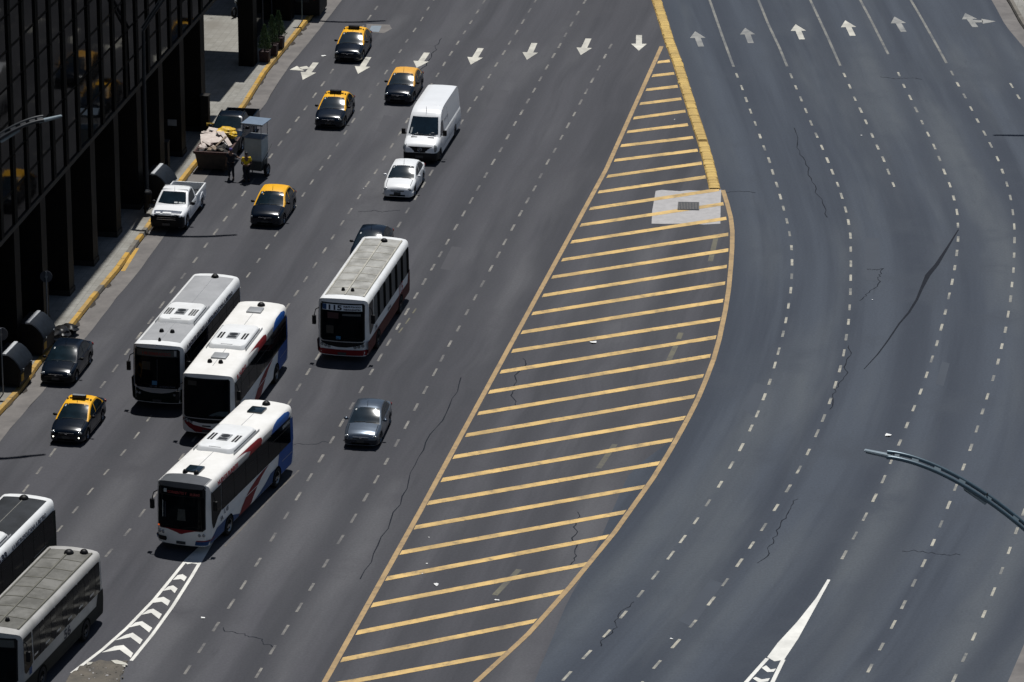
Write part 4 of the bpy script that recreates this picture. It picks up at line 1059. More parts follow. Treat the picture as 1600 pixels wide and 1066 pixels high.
    if white:
        # dark blue reflection painted along the bonnet's front edge, pale in two places
        rows = [[(x * c.hw(y) * .80, y, c.zd(y) + c.crown * (1 - .9 * x * x) + .012) for x in [lerp(-1, 1, k / 10) for k in range(11)]] for y in (.12, .24, .36, .50)]
        mb = MB(); mb.grid(rows); mb.build('bonnet_reflection', M_['navy_reflection'], root, smooth=60)
        rows2 = lambda a, b2: [[(x * c.hw(y) * .80, y, c.zd(y) + c.crown * (1 - .9 * x * x) + .018) for x in [lerp(a, b2, k / 6) for k in range(7)]] for y in (.17, .22, .27, .32)]
        mb = MB(); mb.grid(rows2(-.86, -.52)); mb.build('bonnet_patch', M_['white_paint'], root, smooth=60); mb = MB(); mb.grid(rows2(-.34, .3)); mb.build('bonnet_patch', M_['white_paint'], root, smooth=60)
        mb = MB()
        for y in (2.08, 2.62):
            mb.tube([(-.68, y, c.zr(y) - .02), (-.66, y, c.zr(y) + .05), (0, y, c.zr(y) + .075), (.66, y, c.zr(y) + .05), (.68, y, c.zr(y) - .02)], .018, 6)
        mb.build('roof_bar', M_['bus_silver'], root)
        mb = MB(); mb.tube([(0, 2.0, c.zr(2.0) + .02), (0, 2.02, c.zr(2) + .24)], [.012, .005], 5); mb.build('aerial', M_['black_plastic'], root)
        mb = MB()
        for a, b2 in ((-.1, .12), (.2, .42), (.45, .62)):
            mb.add([c.top_pt(1.30, a + .25, .011), c.top_pt(1.30, b2 + .25, .011), c.top_pt(1.38, b2 + .25, .011), c.top_pt(1.38, a + .25, .011)], [(0, 1, 2, 3)])
        mb.build('dashboard_paper', M_['pale_sticker'], cab)
    else:
        mb = MB(); mb.bbox(-.88, .88, -.13, -.06, .66, .73, .02); mb.build('bumper_bar', M_['chrome'], root)
        for sd in (-1, 1):
            mb = MB(); mb.tube([(sd * .66, 1.98, 1.66), (sd * .64, 2.1, 1.76), (sd * .64, 2.75, 1.77), (sd * .65, 2.84, 1.69)], .02, 6); mb.build('roof_rail', M_['black_plastic'], root)
    place(root, px, py, 1.64, 1.93, al); return root
build_pickup('white single cab pickup parked half on the left kerb', M_['white_paint'], True, 272.7, 300.0, 9.6)
build_pickup('black pickup parked behind the rubble skip and the food cart', M_['dark_paint'], False, 359.5, 182.5, 9.8)

# ------------------------------------------------------------------ buses
class Bus:
    SEC = [(1.10, .34), (1.21, .38), (1.24, .50), (1.25, .9), (1.25, 1.4), (1.245, 1.9), (1.238, 2.3), (1.228, 2.72), (1.215, 2.88), (1.185, 2.99), (1.135, 3.065), (1.05, 3.115), (.8, 3.15), (.4, 3.175), (0, 3.185)]
    def __init__(s, L, wheels, rake=.16, bow=.14): s.L, s.wheels, s.rake, s.bow = L, wheels, rake, bow
    def hw(s, z): return interp([(b, a) for a, b in s.SEC], z)
    def yf(s, x, z):
        f = min(1, abs(x) / 1.25); r = s.rake * max(0, (z - 1.0) / 2.2) ** 1.5
        return s.bow * f ** 2 + .30 * f ** 12 + r + .05 * max(0, .6 - z)
    def yr(s, x, z):
        f = min(1, abs(x) / 1.25); return s.L - .06 * f ** 2 - .16 * f ** 14 - .10 * max(0, (z - 1.2) / 2)
    def zs(s, x):
        """roof height at x"""
        return interp([(a, b) for a, b in s.SEC[::-1] if b > 3.0], abs(x))
    def body(s, name, m, parent):
        half = s.SEC; ring = [(-a, b) for a, b in half] + [(a, b) for a, b in half[::-1][1:]]
        ts = [0, .01, .03, .06, .12] + [i / 20 for i in range(4, 18)] + [.93, .97, .99, 1]
        rows = []
        for t in ts: rows.append([(x, lerp(s.yf(x, z), s.yr(x, z), t), z) for x, z in ring])
        mb = MB(); mb.grid(rows); n = len(half)
        for fn in (s.yf, s.yr):
            cap = []
            for a, b in half[:-1]: cap.append([(lerp(-a, a, k / 14), fn(lerp(-a, a, k / 14), b), b) for k in range(15)])
            cap.append([(lerp(-.05, .05, k / 14), fn(0, 3.18), 3.184) for k in range(15)])
            mb.grid(cap)
        mb.add([(-1.1, .3, .34), (1.1, .3, .34), (1.1, s.L - .2, .34), (-1.1, s.L - .2, .34)], [(0, 1, 2, 3)])
        return mb.build(name, m, parent, smooth=35)
    def side(s, name, m, parent, sd, rows, o=.008, n=10, smooth=50):
        """skin laid on the flank: rows of (z, y0, y1)"""
        out = []; rr = []
        for (za, a0, a1), (zb, b0, b1) in zip(rows, rows[1:]):
            k = max(1, int(abs(zb - za) / .12 + .5))
            for i in range(k): t = i / k; rr.append((lerp(za, zb, t), lerp(a0, b0, t), lerp(a1, b1, t)))
        rr.append(rows[-1])
        for z, y0, y1 in rr: out.append([(sd * (s.hw(z) + o), lerp(y0, y1, i / n), z) for i in range(n + 1)])
        mb = MB(); mb.grid(out); return mb.build(name, m, parent, smooth=smooth)
    def front(s, name, m, parent, rows, o=.010, n=14):
        """skin laid on the front: rows of (z, x0, x1)"""
        rr = []
        for (za, a0, a1), (zb, b0, b1) in zip(rows, rows[1:]):
            k = max(1, int(abs(zb - za) / .12 + .5))
            for i in range(k): t = i / k; rr.append((lerp(za, zb, t), lerp(a0, b0, t), lerp(a1, b1, t)))
        rr.append(rows[-1])
        out = [[(lerp(x0, x1, i / n), s.yf(lerp(x0, x1, i / n), z) - o, z) for i in range(n + 1)] for z, x0, x1 in rr]
        mb = MB(); mb.grid(out); return mb.build(name, m, parent, smooth=60)
    def rear(s, name, m, parent, rows, o=.010, n=12):
        out = [[(lerp(x0, x1, i / n), s.yr(lerp(x0, x1, i / n), z) + o, z) for i in range(n + 1)] for z, x0, x1 in rows]
        mb = MB(); mb.grid(out); return mb.build(name, m, parent, smooth=60)
    def top(s, name, m, parent, x0, x1, y0, y1, o=.010, nx=8, ny=6):
        out = [[(lerp(x0, x1, i / nx), lerp(y0, y1, j / ny), s.zs(lerp(x0, x1, i / nx)) + o) for i in range(nx + 1)] for j in range(ny + 1)]
        mb = MB(); mb.grid(out); return mb.build(name, m, parent, smooth=60)
    def rib(s, mb, x0, x1, y0, y1, h=.03):
        n = 6
        for j in range(n):
            pass
        a = [(x, lerp(y0, y1, j / 8)) for j in range(9) for x in (x0, x1)]
        zc = max(s.zs(x0), s.zs(x1)) + h
        mb.box(x0, x1, y0, y1, min(s.zs(x0), s.zs(x1)) - .01, zc)

def window_rows(z0, z1, y0, y1): return [(z0, y0, y1), (z1, y0, y1)]

def bus(name, label, L, wheels, paint, spec, px, py, al, zl, yl, xl=0.0, rake=.16):
    B = Bus(L, wheels, rake); root = empty(name, label=label, cat='bus', group='city buses on the avenue')
    body = B.body('body', paint, root)
    rot = spec.get('wheel_r', .46)
    for sd in (-1, 1):
        for wy in wheels:
            r = rot + .10; rows = []
            n = 12
            out = []
            for i in range(n + 1):
                a = math.pi * i / n; y = wy - r * math.cos(a); z = .42 + r * math.sin(a)
                out.append([(sd * (B.hw(zz) + .012), y, zz) for zz in [lerp(.35, max(z, .36), k / 4) for k in range(5)]])
            mb = MB(); mb.grid(out); mb.build('wheel_arch', M_['void'], root)
            wheel(root, sd * 1.275, wy, rot, .3, sd, M_['rim'] if spec.get('bright_rim') else M_['rim_dk'])
    # glazing of the flanks
    for sd in (-1, 1):
        wz0, wz1 = spec.get('win_z', (1.55, 2.62)); y0, y1 = spec['win_y']; nb = spec['bays']; gap = spec.get('gap', .03)
        if spec.get('band'):
            B.side('window_band', M_['glass_bus'], root, sd, [(wz0 - .05, y0 - .04, y1 + .04), (wz1 + .04, y0 - .04, y1 + .04)], .008, 24)
        for k in range(nb):
            a, b = lerp(y0, y1, k / nb), lerp(y0, y1, (k + 1) / nb)
            wgl = B.side('side_window', (M_['glass_murky'] if spec.get('seats') else M_['glass_open']) if spec.get('pale_windows') and sd > 0 else M_['glass_bus'], root, sd, window_rows(wz0, wz1, a + gap, b - gap), .014 if spec.get('band') else .010, 3)
            if spec.get('pale_windows') and sd > 0:
                B.side('open_pane', M_['void'] if not spec.get('seats') else M_['glass_bus'], wgl, sd, window_rows(wz0 + .03, wz1 - .03, lerp(a, b, .62), b + gap * .6), .016, 2)
                if spec.get('seats'):
                    mb = MB()
                    for q in (.3,):
                        ya = lerp(a, b, q); mb.grid([[(sd * (B.hw(z) + .0135), yy + (z - wz0) * .1, z) for yy in (ya - .3, ya + .12)] for z in (wz0 + .10 + q * .25, wz0 + .18 + q * .25)])
                    mb.build('hand_rail', M_['bus_silver'], wgl, normals=False)
            elif spec.get('band'):
                B.side('window_frame', M_['black_plastic'], wgl, sd, window_rows(wz0 + (wz1 - wz0) * .66, wz0 + (wz1 - wz0) * .69, a + gap, b - gap), .016, 2)
        # driver's window, dropping forward
        B.side('driver_window', M_['glass_bus'], root, sd, [(1.02 if spec.get('deep') else 1.3, .62, .78), (1.35 if spec.get('deep') else 1.42, .50, 1.2), (wz0, .48, y0 - .08), (wz1, .50 + .02, y0 - .08)], .012, 5)
    # windscreen with its black surround
    z0, z1 = spec.get('ws_z', (1.12, 2.98))
    sur = B.front('windscreen_surround', M_['black_plastic'], root, [(z0 - .05, -.98, .98), (z0 + .06, -1.10, 1.10), (z1 - .10, -1.09, 1.09), (z1, -1.02, 1.02)], .010)
    wsz1 = spec.get('sign_z', (2.62, 2.92))[0] - .04
    B.front('windscreen', M_['glass_bus'], root, [(z0, -.94, .94), (z0 + .08, -1.04, 1.04), (wsz1, -1.04, 1.04)], .020)
    if not spec.get('no_sign'):
        sz0, sz1 = spec.get('sign_z', (2.62, 2.92))
        sg = B.front('destination_sign', spec.get('sign_mat', M_['glass_bus']), root, [(sz0, -.98, .98), (sz1, -.96, .96)], .022)
        for txt, x, z, size, m, wd in spec.get('sign_text', ()):
            side_text('lettering', txt, size, lambda u, v, x=x, z=z: (x + u, B.yf(x + u, z + v) - .030, z + v), m, sg, .012 if txt == '115' else .006, w=wd)
    for txt, x, z, size, m, wd in spec.get('front_text', ()):
        side_text('lettering', txt, size, lambda u, v, x=x, z=z: (x + u, B.yf(x + u, z + v) - .034, z + v), m, body, .002, w=wd)
    for x0, x1, za, zb, m in spec.get('stickers', ()):
        B.front('sticker', m, root, [(za, x0, x1), (zb, x0, x1)], .026, 3)
    mb = MB()
    for x in (-.5, .5):
        mb.tube([(x - .38, B.yf(x - .38, z0 + .05) - .03, z0 + .05), (x, B.yf(x, z0 + .2) - .034, z0 + .16), (x + .36, B.yf(x + .36, z0 + .1) - .03, z0 + .09)], .012, 5)
    mb.build('wiper', M_['black_plastic'], root)
    number_plate(root, -.03 + B.yf(0, .5), spec.get('plate_z', .46), .42)
    # mirrors on swan-neck brackets
    for sd, mz in ((-1, 2.0), (1, 2.12)):
        yy = .30 if sd < 0 else .55
        mb = MB(); x = sd * 1.42
        mb.bbox(x - .10, x + .10, yy - .07, yy + .07, mz - .24, mz + .22, .05)
        mb.tube([(sd * 1.17, yy + .05, mz + .62), (sd * 1.34, yy, mz + .52), (x, yy, mz + .2)], .022, 6)
        mb.build('mirror', M_['black_plastic'], root, smooth=50)
    # roof furniture
    zr = B.zs(0)
    if spec.get('roof_panel'):
        y0, y1 = spec.get('roof_y', (.75, L - .45)); rp = B.top('roof_panel', spec['roof_panel'], root, -.98, .98, y0, y1, .008, 12, 20)
        if spec.get('ribs'):
            mb = MB(); 
            for x in (-.92, 0, .92):
                w_ = .04 if x == 0 else .035; mb.bbox(x - w_, x + w_, y0, y1, B.zs(x) - .01, B.zs(x) + .045, .012)
            mb.build('roof_rail', spec.get('rib_mat', M_['roof_rib']), rp)
            random.seed(int(L * 100)); mb = MB(); k = int((y1 - y0) / .95)
            for i in range(1, k):
                y = lerp(y0, y1, i / k)
                for xa, xb in ((-.86, -.06), (.06, .86)):
                    mb.box(xa, xb, y - .02, y + .02, 3.135, 3.188 + .0, 0) if False else mb.grid([[(x, yy, B.zs(x) + .022) for x in [lerp(xa, xb, q / 4) for q in range(5)]] for yy in (y - .028, y + .028)])
            mb.build('roof_ribbing', spec.get('rib_mat', M_['roof_rib']), rp, normals=False)
        else:
            mb = MB(); mb.bbox(-.02, .02, y0, y1, zr - .01, zr + .02, .006); mb.build('roof_seam', M_['roof_grey'] if spec['roof_panel'] is not M_['roof_black'] else M_['roof_old'], rp)
    if not spec.get('roof_panel'):
        mb = MB(); mb.bbox(-.012, .012, 1.3, L - .5, zr - .01, zr + .008, .003); mb.build('roof_seam', M_['roof_grey'], root)
    for y in spec.get('hatches', ()):
        mb = MB(); mb.bbox(-.36, .36, y - .36, y + .36, zr - .03, zr + .075, .05); mb.build('roof_hatch', spec.get('hatch_mat', M_['glass']), root, smooth=50)
    for x, y, r in spec.get('vents', ()):
        z = B.zs(x); mb = MB(); mb.lathe([(r * 1.05, z - .02), (r * 1.05, z + .03), (r * .92, z + .09), (r * .6, z + .15), (.001, z + .17)], 'Z', 18, Matrix.Translation((x, y, 0))); mb.build('roof_vent', M_['black_plastic'], root, smooth=60)
    if spec.get('ac'):
        y0, y1 = spec['ac']; bm = bmesh.new(); bmesh.ops.create_cube(bm, size=1)
        for v in bm.verts:
            t = v.co.z + .5; v.co = Vector((v.co.x * (1.86 - .16 * t), lerp(y0 + .20 * t, y1 - .34 * t, v.co.y + .5), zr - .10 + t * .27))
        ve = [e for e in bm.edges if abs(e.verts[0].co.z - e.verts[1].co.z) > .1]
        bmesh.ops.bevel(bm, geom=ve, offset=.30, segments=5, profile=.5, affect='EDGES')
        bmesh.ops.bevel(bm, geom=[e for e in bm.edges if e.calc_face_angle(0) > .5], offset=.06, segments=3, profile=.5, affect='EDGES')
        mb = MB(); mb.bm(bm); ac = mb.build('air_conditioner', M_['bus_white'], root, smooth=40)
        zt = zr + .175; yc = y0 + (y1 - y0) * .42
        mb = MB(); mb.bbox(-.25, .25, yc - .38, yc + .38, zt - .02, zt + .025, .01); fr = mb.build('fan_frame', M_['bus_silver'], ac)
        mb = MB(); mb.lathe([(.20, zt + .028), (.20, zt + .034), (.08, zt + .034), (.08, zt + .05), (.001, zt + .05)], 'Z', 18, Matrix.Translation((0, yc + .14, 0))); mb.box(-.2, .2, yc - .33, yc - .1, zt + .026, zt + .034); mb.build('fan', M_['steel_dk'], fr)
        if spec.get('ac_grid'):
            for sx in (-1, 1):
                mb = MB()
                for i in range(3):
                    for j in range(5): mb.box(sx * .60 - .16 + i * .12, sx * .60 - .07 + i * .12, yc - .42 + j * .18, yc - .30 + j * .18, zt - .01, zt + .006)
                mb.build('vent_grid', M_['black_plastic'], ac)
        else:
            for x in (-.64, -.50, .50, .64):
                mb = MB(); mb.box(x - .045, x + .045, yc - .40, yc + .40, zt - .01, zt + .006); mb.build('vent_slot', M_['black_plastic'], ac)
        mb = MB(); mb.bbox(-.28, .28, y0 + .235, y0 + .275, zt - .02, zt + .004, .004); mb.build('lid_handle', M_['bus_silver'], ac)
        mb = MB(); mb.bbox(-.965, -.93, y0 + .1, y1 - .2, zr - .07, zr + .035, .01); mb.bbox(.93, .965, y0 + .1, y1 - .2, zr - .07, zr + .035, .01); mb.bbox(.87, .895, y0 + .3, y1 - .45, zr + .02, zr + .09, .008)
        mb.build('side_channel', M_['bus_silver'], ac)
    if spec.get('rear_grille', True):
        B.rear('rear_window', M_['glass_bus'], root, [(1.7, -.95, .95), (2.7, -.98, .98)]); B.rear('engine_grille', M_['black_plastic'], root, [(.5, -.8, .8), (1.2, -.8, .8)])
    spec['skin'](B, root, body)
    place(root, px, py, zl, yl, al, xl); return root

def lamps(B, root, xs, z, r, m, sd_slope=0.0):
    for x in xs:
        zz = z + sd_slope * (abs(x) - .6); mb = MB(); y = B.yf(x, zz)
        mb.lathe([(r, -.01), (r, -.035), (r * .8, -.045)], 'Y', 18, Matrix.Translation((x, y, zz))); mb.lathe([(r * .8, -.042), (.001, -.03)], 'Y', 18, Matrix.Translation((x, y, zz)), 1)
        mb.build('headlight', [M_['chrome'] if m is None else m, M_['lens']], root, smooth=50)

# --- red and white bus, line 115
def skin_115(B, root, body):
    L = B.L
    B.front('lower_front', M_['bus_red'], root, [(.37, -1.17, 1.17), (.46, -1.2, 1.2), (.62, -1.22, 1.22), (.66, -1.16, 1.16)], .012)
    B.front('grille', M_['black_plastic'], root, [(.78, -.22, .22), (.84, -.62, .62), (.90, -.86, .86), (.98, -1.04, 1.04), (1.05, -1.06, 1.06)], .014)
    B.front('trim_line', M_['bus_silver'], root, [(1.045, -1.1, 1.1), (1.085, -1.1, 1.1)], .022)
    lamps(B, root, (-1.0, -.82, -.64, .64, .82, 1.0), .79, .075, M_['steel_dk'], .22)
    for sd in (-1, 1):
        B.side('lower_panel', M_['bus_maroon'], root, sd, [(.38, .30, L - .25), (.5, .24, L - .2), (1.06, .16, L - .18)], .009, 24)
    side_text('lettering', '115', .78, lambda u, v: (B.hw(1.05 + v) + .016, 6.95 + u, 1.02 + v), M_['red_ink'], body, .012, w=.95)
    side_text('lettering', 'Ecobus', .24, lambda u, v: (B.hw(1.1 + v) + .016, 4.5 + u, 1.14 + v), M_['ink'], body, .006)
    side_text('lettering', '194', .34, lambda u, v: (B.hw(1.12 + v) + .016, 1.62 + u, 1.12 + v), M_['ink_grey'], body, .01)
    B.side('rear_quarter', M_['bus_maroon'], root, 1, [(1.0, L - .75, L - .20), (1.6, L - .45, L - .2)], .010, 4)
S115 = dict(win_y=(1.45, 9.3), bays=6, gap=.05, win_z=(1.52, 2.86), pale_windows=True, roof_panel=None, ribs=True, wheel_r=.45,
    sign_mat=M_['sign_white'], sign_z=(2.60, 2.90), ws_z=(1.12, 2.97), skin=skin_115,
    sign_text=[('115', -.74, 2.635, .33, M_['ink'], .74), ('PUENTE PCIA ROCA', .08, 2.77, .11, M_['ink'], .84), ('TRIBUNALES-RETIRO', .08, 2.63, .11, M_['ink'], .84)],
    stickers=[(-.97, -.77, 2.62, 2.89, M_['bus_blue_dk']), (-.72, -.16, 2.20, 2.50, M_['red_behind']), (.02, .92, 2.36, 2.46, M_['pale_reflection']), (-.78, -.4, 1.45, 1.85, M_['tan_behind']), (-.28, -.06, 1.18, 1.34, M_['blue_sticker'])], vents=[(-.22, 1.35, .09), (.24, 1.35, .09), (.12, 8.85, .17)])
S115['roof_panel'] = M_['roof_ribbed']
bus('city_bus', 'white bus with red skirt, ribbed grey roof and number 115 on its front', 9.7, (2.35, 7.45), M_['bus_white'], S115, 536, 468.2, 11.1, 3.08, .36)

# --- grey roofed bus
def skin_grey(B, root, body):
    L = B.L
    B.front('lower_front', M_['bus_green'], root, [(.37, -1.17, 1.17), (.5, -1.21, 1.21), (1.02, -1.2, 1.2)], .012)
    B.front('front_panel', M_['bus_silver'], root, [(.84, -.25, .25), (.89, -.6, .6), (.96, -.85, .85), (1.05, -.98, .98)], .018)
    lamps(B, root, (-1.0, -.84, .84, 1.0), .76, .075, M_['steel_dk'], .1)
    for sd in (-1, 1): B.side('lower_panel', M_['bus_green'], root, sd, [(.38, .30, L - .25), (.5, .24, L - .2), (1.48, .16, L - .18)], .009, 24)
    side_text('lettering', 'A MONTE GRANDE LA METROPOLITANA A RETIRO', .24, lambda u, v: (B.hw(2.76 + v) + .014, 1.0 + u, 2.76 + v), M_['ink'], body, .012, w=7.9)
SGREY = dict(win_y=(1.6, 10.1), bays=7, gap=.05, band=True, win_z=(1.55, 2.66), roof_panel=M_['roof_grey'], skin=skin_grey, sign_z=(2.62, 2.93), sign_mat=M_['cart_dark'],
    sign_text=[('148 SEMIRAPIDO', -.72, 2.68, .2, M_['red_led'], 1.4)], stickers=[(-.22, .03, 1.24, 1.44, M_['blue_sticker']), (-.72, -.3, 1.95, 2.35, M_['tan_behind']), (.84, .94, 2.66, 2.92, M_['bus_silver']), (.02, .06, 1.3, 2.5, M_['steel_dk'])],
    front_text=[('LA 148', -.32, 1.14, .1, M_['ink_grey'], .34), ('METROPOLITANA', .12, 1.14, .1, M_['ink_grey'], .78)],
    vents=[(-.26, 1.9, .11), (.26, 1.9, .11), (0, .68, .07), (.08, 9.9, .18)], ac=(3.1, 6.0), ac_grid=True)
bus('city_bus', 'white edged bus with grey roof panels and dark green front, leftmost of the middle cluster', 10.5, (2.4, 8.1), M_['bus_white'], SGREY, 246.5, 539.6, 12.3, 3.08, .36)

# --- white bus with red swoosh (middle of the cluster) and its sister in front
def swoosh(B, root, L, front_red):
    for sd in (1, -1):
        B.side('blue_rear_panel', M_['bus_blue'], root, sd, [(.40, L - 2.05, L - .45), (.9, L - 2.2, L - .32), (1.48, L - 2.0, L - .25), (1.5, L - 1.9, L - .22)], .009, 8)
        B.side('blue_rear_panel', M_['bus_blue'], root, sd, [(1.5, L - 1.55, L - .2), (2.0, L - .9, L - .2), (2.6, L - .62, L - .2)], .0085, 6)
        B.side('red_swoosh', M_['bus_red'], root, sd, [(.38, 3.7, 5.1), (.7, 4.05, 5.5), (1.0, 4.55, 6.0), (1.2, 5.15, 6.45), (1.36, 5.9, 7.0), (1.44, 6.7, 7.4)], .010, 8)
        B.side('white_pinstripe', M_['bus_white'], root, sd, [(.985, 3.0, L - 2.25), (1.015, 3.0, L - 2.25)], .013, 12)
        B.side('pale_pinstripe', M_['bus_silver'], root, sd, [(.985, L - 1.7, L - .4), (1.01, L - 1.7, L - .4)], .013, 6)
        # painted roof edge: blue, white gap, red
        B.side('roof_edge_blue', M_['bus_blue'], root, sd, [(2.70, L - 2.9, L - .75), (2.88, L - 2.7, L - .5), (3.0, L - 2.4, L - .6), (3.06, L - 1.9, L - 1.0)], .010, 10)
        B.side('roof_edge_red', M_['bus_red'], root, sd, [(2.70, L - 5.7, L - 4.15), (2.86, L - 5.4, L - 3.95), (3.0, L - 5.9, L - 4.0), (3.05, L - 6.6, L - 4.3), (3.065, L - 7.2, L - 5.2)], .010, 10)
        B.side('roof_edge_grey', M_['bus_silver'], root, sd, [(2.68, L - 4.1, L - 2.95), (2.84, L - 3.9, L - 2.75), (2.93, L - 3.8, L - 2.7)], .009, 6)
        B.side('roof_edge_grey', M_['bus_silver'], root, sd, [(2.68, L - 7.6, L - 5.75), (2.86, L - 7.4, L - 5.5), (2.93, L - 7.3, L - 5.7)], .009, 6)
def skin_mid(B, root, body):
    L = B.L; swoosh(B, root, L, True)
    B.front('grille', M_['black_plastic'], root, [(.84, -.3, .3), (.90, -.7, .7), (1.0, -1.04, 1.04), (1.06, -1.08, 1.08)], .014)
    B.front('trim_line', M_['bus_silver'], root, [(1.045, -1.1, 1.1), (1.08, -1.1, 1.1)], .022)
    B.front('red_curve', M_['bus_red'], root, [(.38, -.55, 1.15), (.48, -.68, .9), (.58, -.86, .2), (.72, -1.02, -.62), (.86, -1.16, -.86), (.98, -1.2, -1.06)], .013)
    lamps(B, root, (-1.06, -.9, -.74, .74, .9, 1.06), .83, .07, M_['steel_dk'], .2)
    B.front('dashboard', M_['dash_hint'], root, [(1.22, .1, 1.0), (1.34, .3, 1.02), (1.46, .62, 1.02)], .024, 8)
    mb = MB(); mb.bbox(-.2, .2, B.yf(0, .7) - .03, B.yf(0, .7) + .01, .68, .73, .008); mb.build('tow_cover', M_['black_plastic'], root)
    side_text('lettering', 'EL NUEVO', .26, lambda u, v: (B.hw(2.74 + v) + .014, 1.0 + u, 2.72 + v), M_['red_ink'], body, .012, w=1.6)
    side_text('lettering', 'L 44', .34, lambda u, v: (B.hw(1.1 + v) + .016, 1.55 + u, 1.1 + v), M_['ink_grey'], body, .01)
SMID = dict(win_y=(1.6, 10.0), bays=6, band=True, gap=.035, win_z=(1.52, 2.68), ws_z=(1.10, 2.98), no_sign=True, sign_z=(2.96, 2.98), deep=True, skin=skin_mid, stickers=[(-.88, -.45, 2.62, 2.84, M_['tan_behind'])], hatches=(2.6, 9.0), hatch_mat=M_['bus_silver'],
    vents=[(-.26, 1.75, .11), (.26, 1.75, .11), (.1, 9.75, .18)], ac=(3.55, 6.9), bright_rim=True)
bus('city_bus', 'white bus with red swoosh and grey roof hatches, middle of the cluster, no dark cap', 10.4, (2.45, 8.0), M_['bus_cream'], SMID, 324, 586, 11.7, 3.08, .36)

def skin_front(B, root, body):
    L = B.L; swoosh(B, root, L, False)
    # dark cap over the windscreen
    out = [[(x, lerp(B.yf(x, B.zs(x)) + .0, 1.18 - .10 * abs(x), t), B.zs(x) + .010) for x in [lerp(-1.08, 1.08, k / 14) for k in range(15)]] for t in (0, .25, .5, .75, 1)]
    mb = MB(); mb.grid(out); mb.build('front_cap', M_['bus_cap'], root, smooth=60)
    B.front('cap_lip', M_['bus_cap'], root, [(2.94, -1.1, 1.1), (3.04, -1.08, 1.08), (3.12, -1.0, 1.0), (3.165, -.78, .78), (3.185, -.4, .4)], .012)
    B.front('red_vee', M_['bus_red'], root, [(.86, -.06, .06), (.92, -.2, .2), (.98, -.42, .42), (1.03, -.62, .62), (1.07, -.98, .98)], .014)
    lamps(B, root, (-1.02, -.84, .84, 1.02), .86, .075, M_['chrome'])
    B.front('fog_recess', M_['black_plastic'], root, [(.45, -1.1, -.72), (.56, -1.2, -.66), (.66, -1.21, -.70)], .013, 6)
    B.front('blue_corner', M_['bus_blue_dk'], root, [(.38, .62, 1.16), (.56, .66, 1.21)], .013, 6); B.front('red_line', M_['bus_red'], root, [(.565, .66, 1.215), (.61, .7, 1.218)], .0135, 6)
    for sd in (1, -1):
        B.side('blue_skirt', M_['bus_blue_dk'], root, sd, [(.40, .35, 4.1), (.56, .30, 3.6), (.75, .75, 3.0), (.95, 1.2, 2.35)], .009, 12)
        B.side('red_line', M_['bus_red'], root, sd, [(.565, .3, .62), (.62, .3, .95)], .012, 4)
        B.side('white_flash', M_['bus_white'], root, sd, [(.90, 1.0, 1.35), (.955, 1.25, 3.1), (.985, 1.35, 3.1)], .014, 8)
        B.side('blue_skirt', M_['bus_blue_dk'], root, sd, [(.40, 5.6, 8.35), (.7, 6.9, 8.3), (.95, 7.6, 8.2)], .009, 6)
    mb = MB(); mb.ell((-1.06, B.yf(-1.06, 1.12) - .03, 1.13), (.045, .03, .04), 0, 10, 6); mb.build('indicator', M_['amber_lens'], root, smooth=60)
    side_text('lettering', 'NUEVOS RUMBOS', .26, lambda u, v: (B.hw(2.76 + v) + .014, 1.35 + u, 2.74 + v), M_['red_ink'], body, .012, w=2.4)
    side_text('lettering', 'L 45', .28, lambda u, v: (B.hw(1.2 + v) + .016, 1.95 + u, 1.22 + v), M_['ink_grey'], body, .01)
    side_text('lettering', '5A', .26, lambda u, v: (B.hw(1.05 + v) + .016, 1.5 + u, 1.03 + v), M_['ink_grey'], body, .01)
    side_text('lettering', 'SEMIRAPIDO', .2, lambda u, v: (B.hw(2.45 + v) + .018, 9.2 + u, 2.46 + v), M_['pale_sticker'], body, .006, w=.9)
    # driver's shirt and the dashboard seen through the glass
    mb = MB(); y = B.yf(.05, 1.7) - .024
    mb.grid([[(.0 + x, B.yf(x, z) - .024, z) for x in (-.16 + .1 * (z - 1.5), -.05, .08, .24 - .06 * (z - 1.5))] for z in (1.48, 1.7, 1.9, 2.0)]); mb.build('driver_shirt', mat('shirt_behind_glass', (.05, .055, .05), .8, var=.5, scale=5), body)
SFRONT = dict(SMID); SFRONT.update(skin=skin_front, hatches=(1.75, 9.3), hatch_mat=M_['glass'], vents=[(-.26, 1.3, .11), (.26, 1.3, .11), (.12, 10.15, .18)], no_sign=False, sign_z=(2.60, 2.90), ws_z=(1.08, 2.98),
    win_y=(1.75, 10.2), ac=(3.9, 7.3), sign_text=[('CORRIENTES Y', -.62, 2.67, .16, M_['red_led'], .9), ('BELGRANO', .42, 2.64, .16, M_['red_led'], .44)], stickers=[(-.80, -.66, 2.68, 2.84, M_['pale_sticker']), (-.86, -.83, 1.55, 2.3, M_['pale_sticker']), (-.74, -.72, 1.55, 2.25, M_['ink_grey'])])
bus('city_bus', 'white bus with dark cap over its windscreen and red swoosh, nearest the white chevrons', 10.7, (2.5, 8.4), M_['bus_cream'], SFRONT, 285.5, 755, 18.0, 3.08, .36)

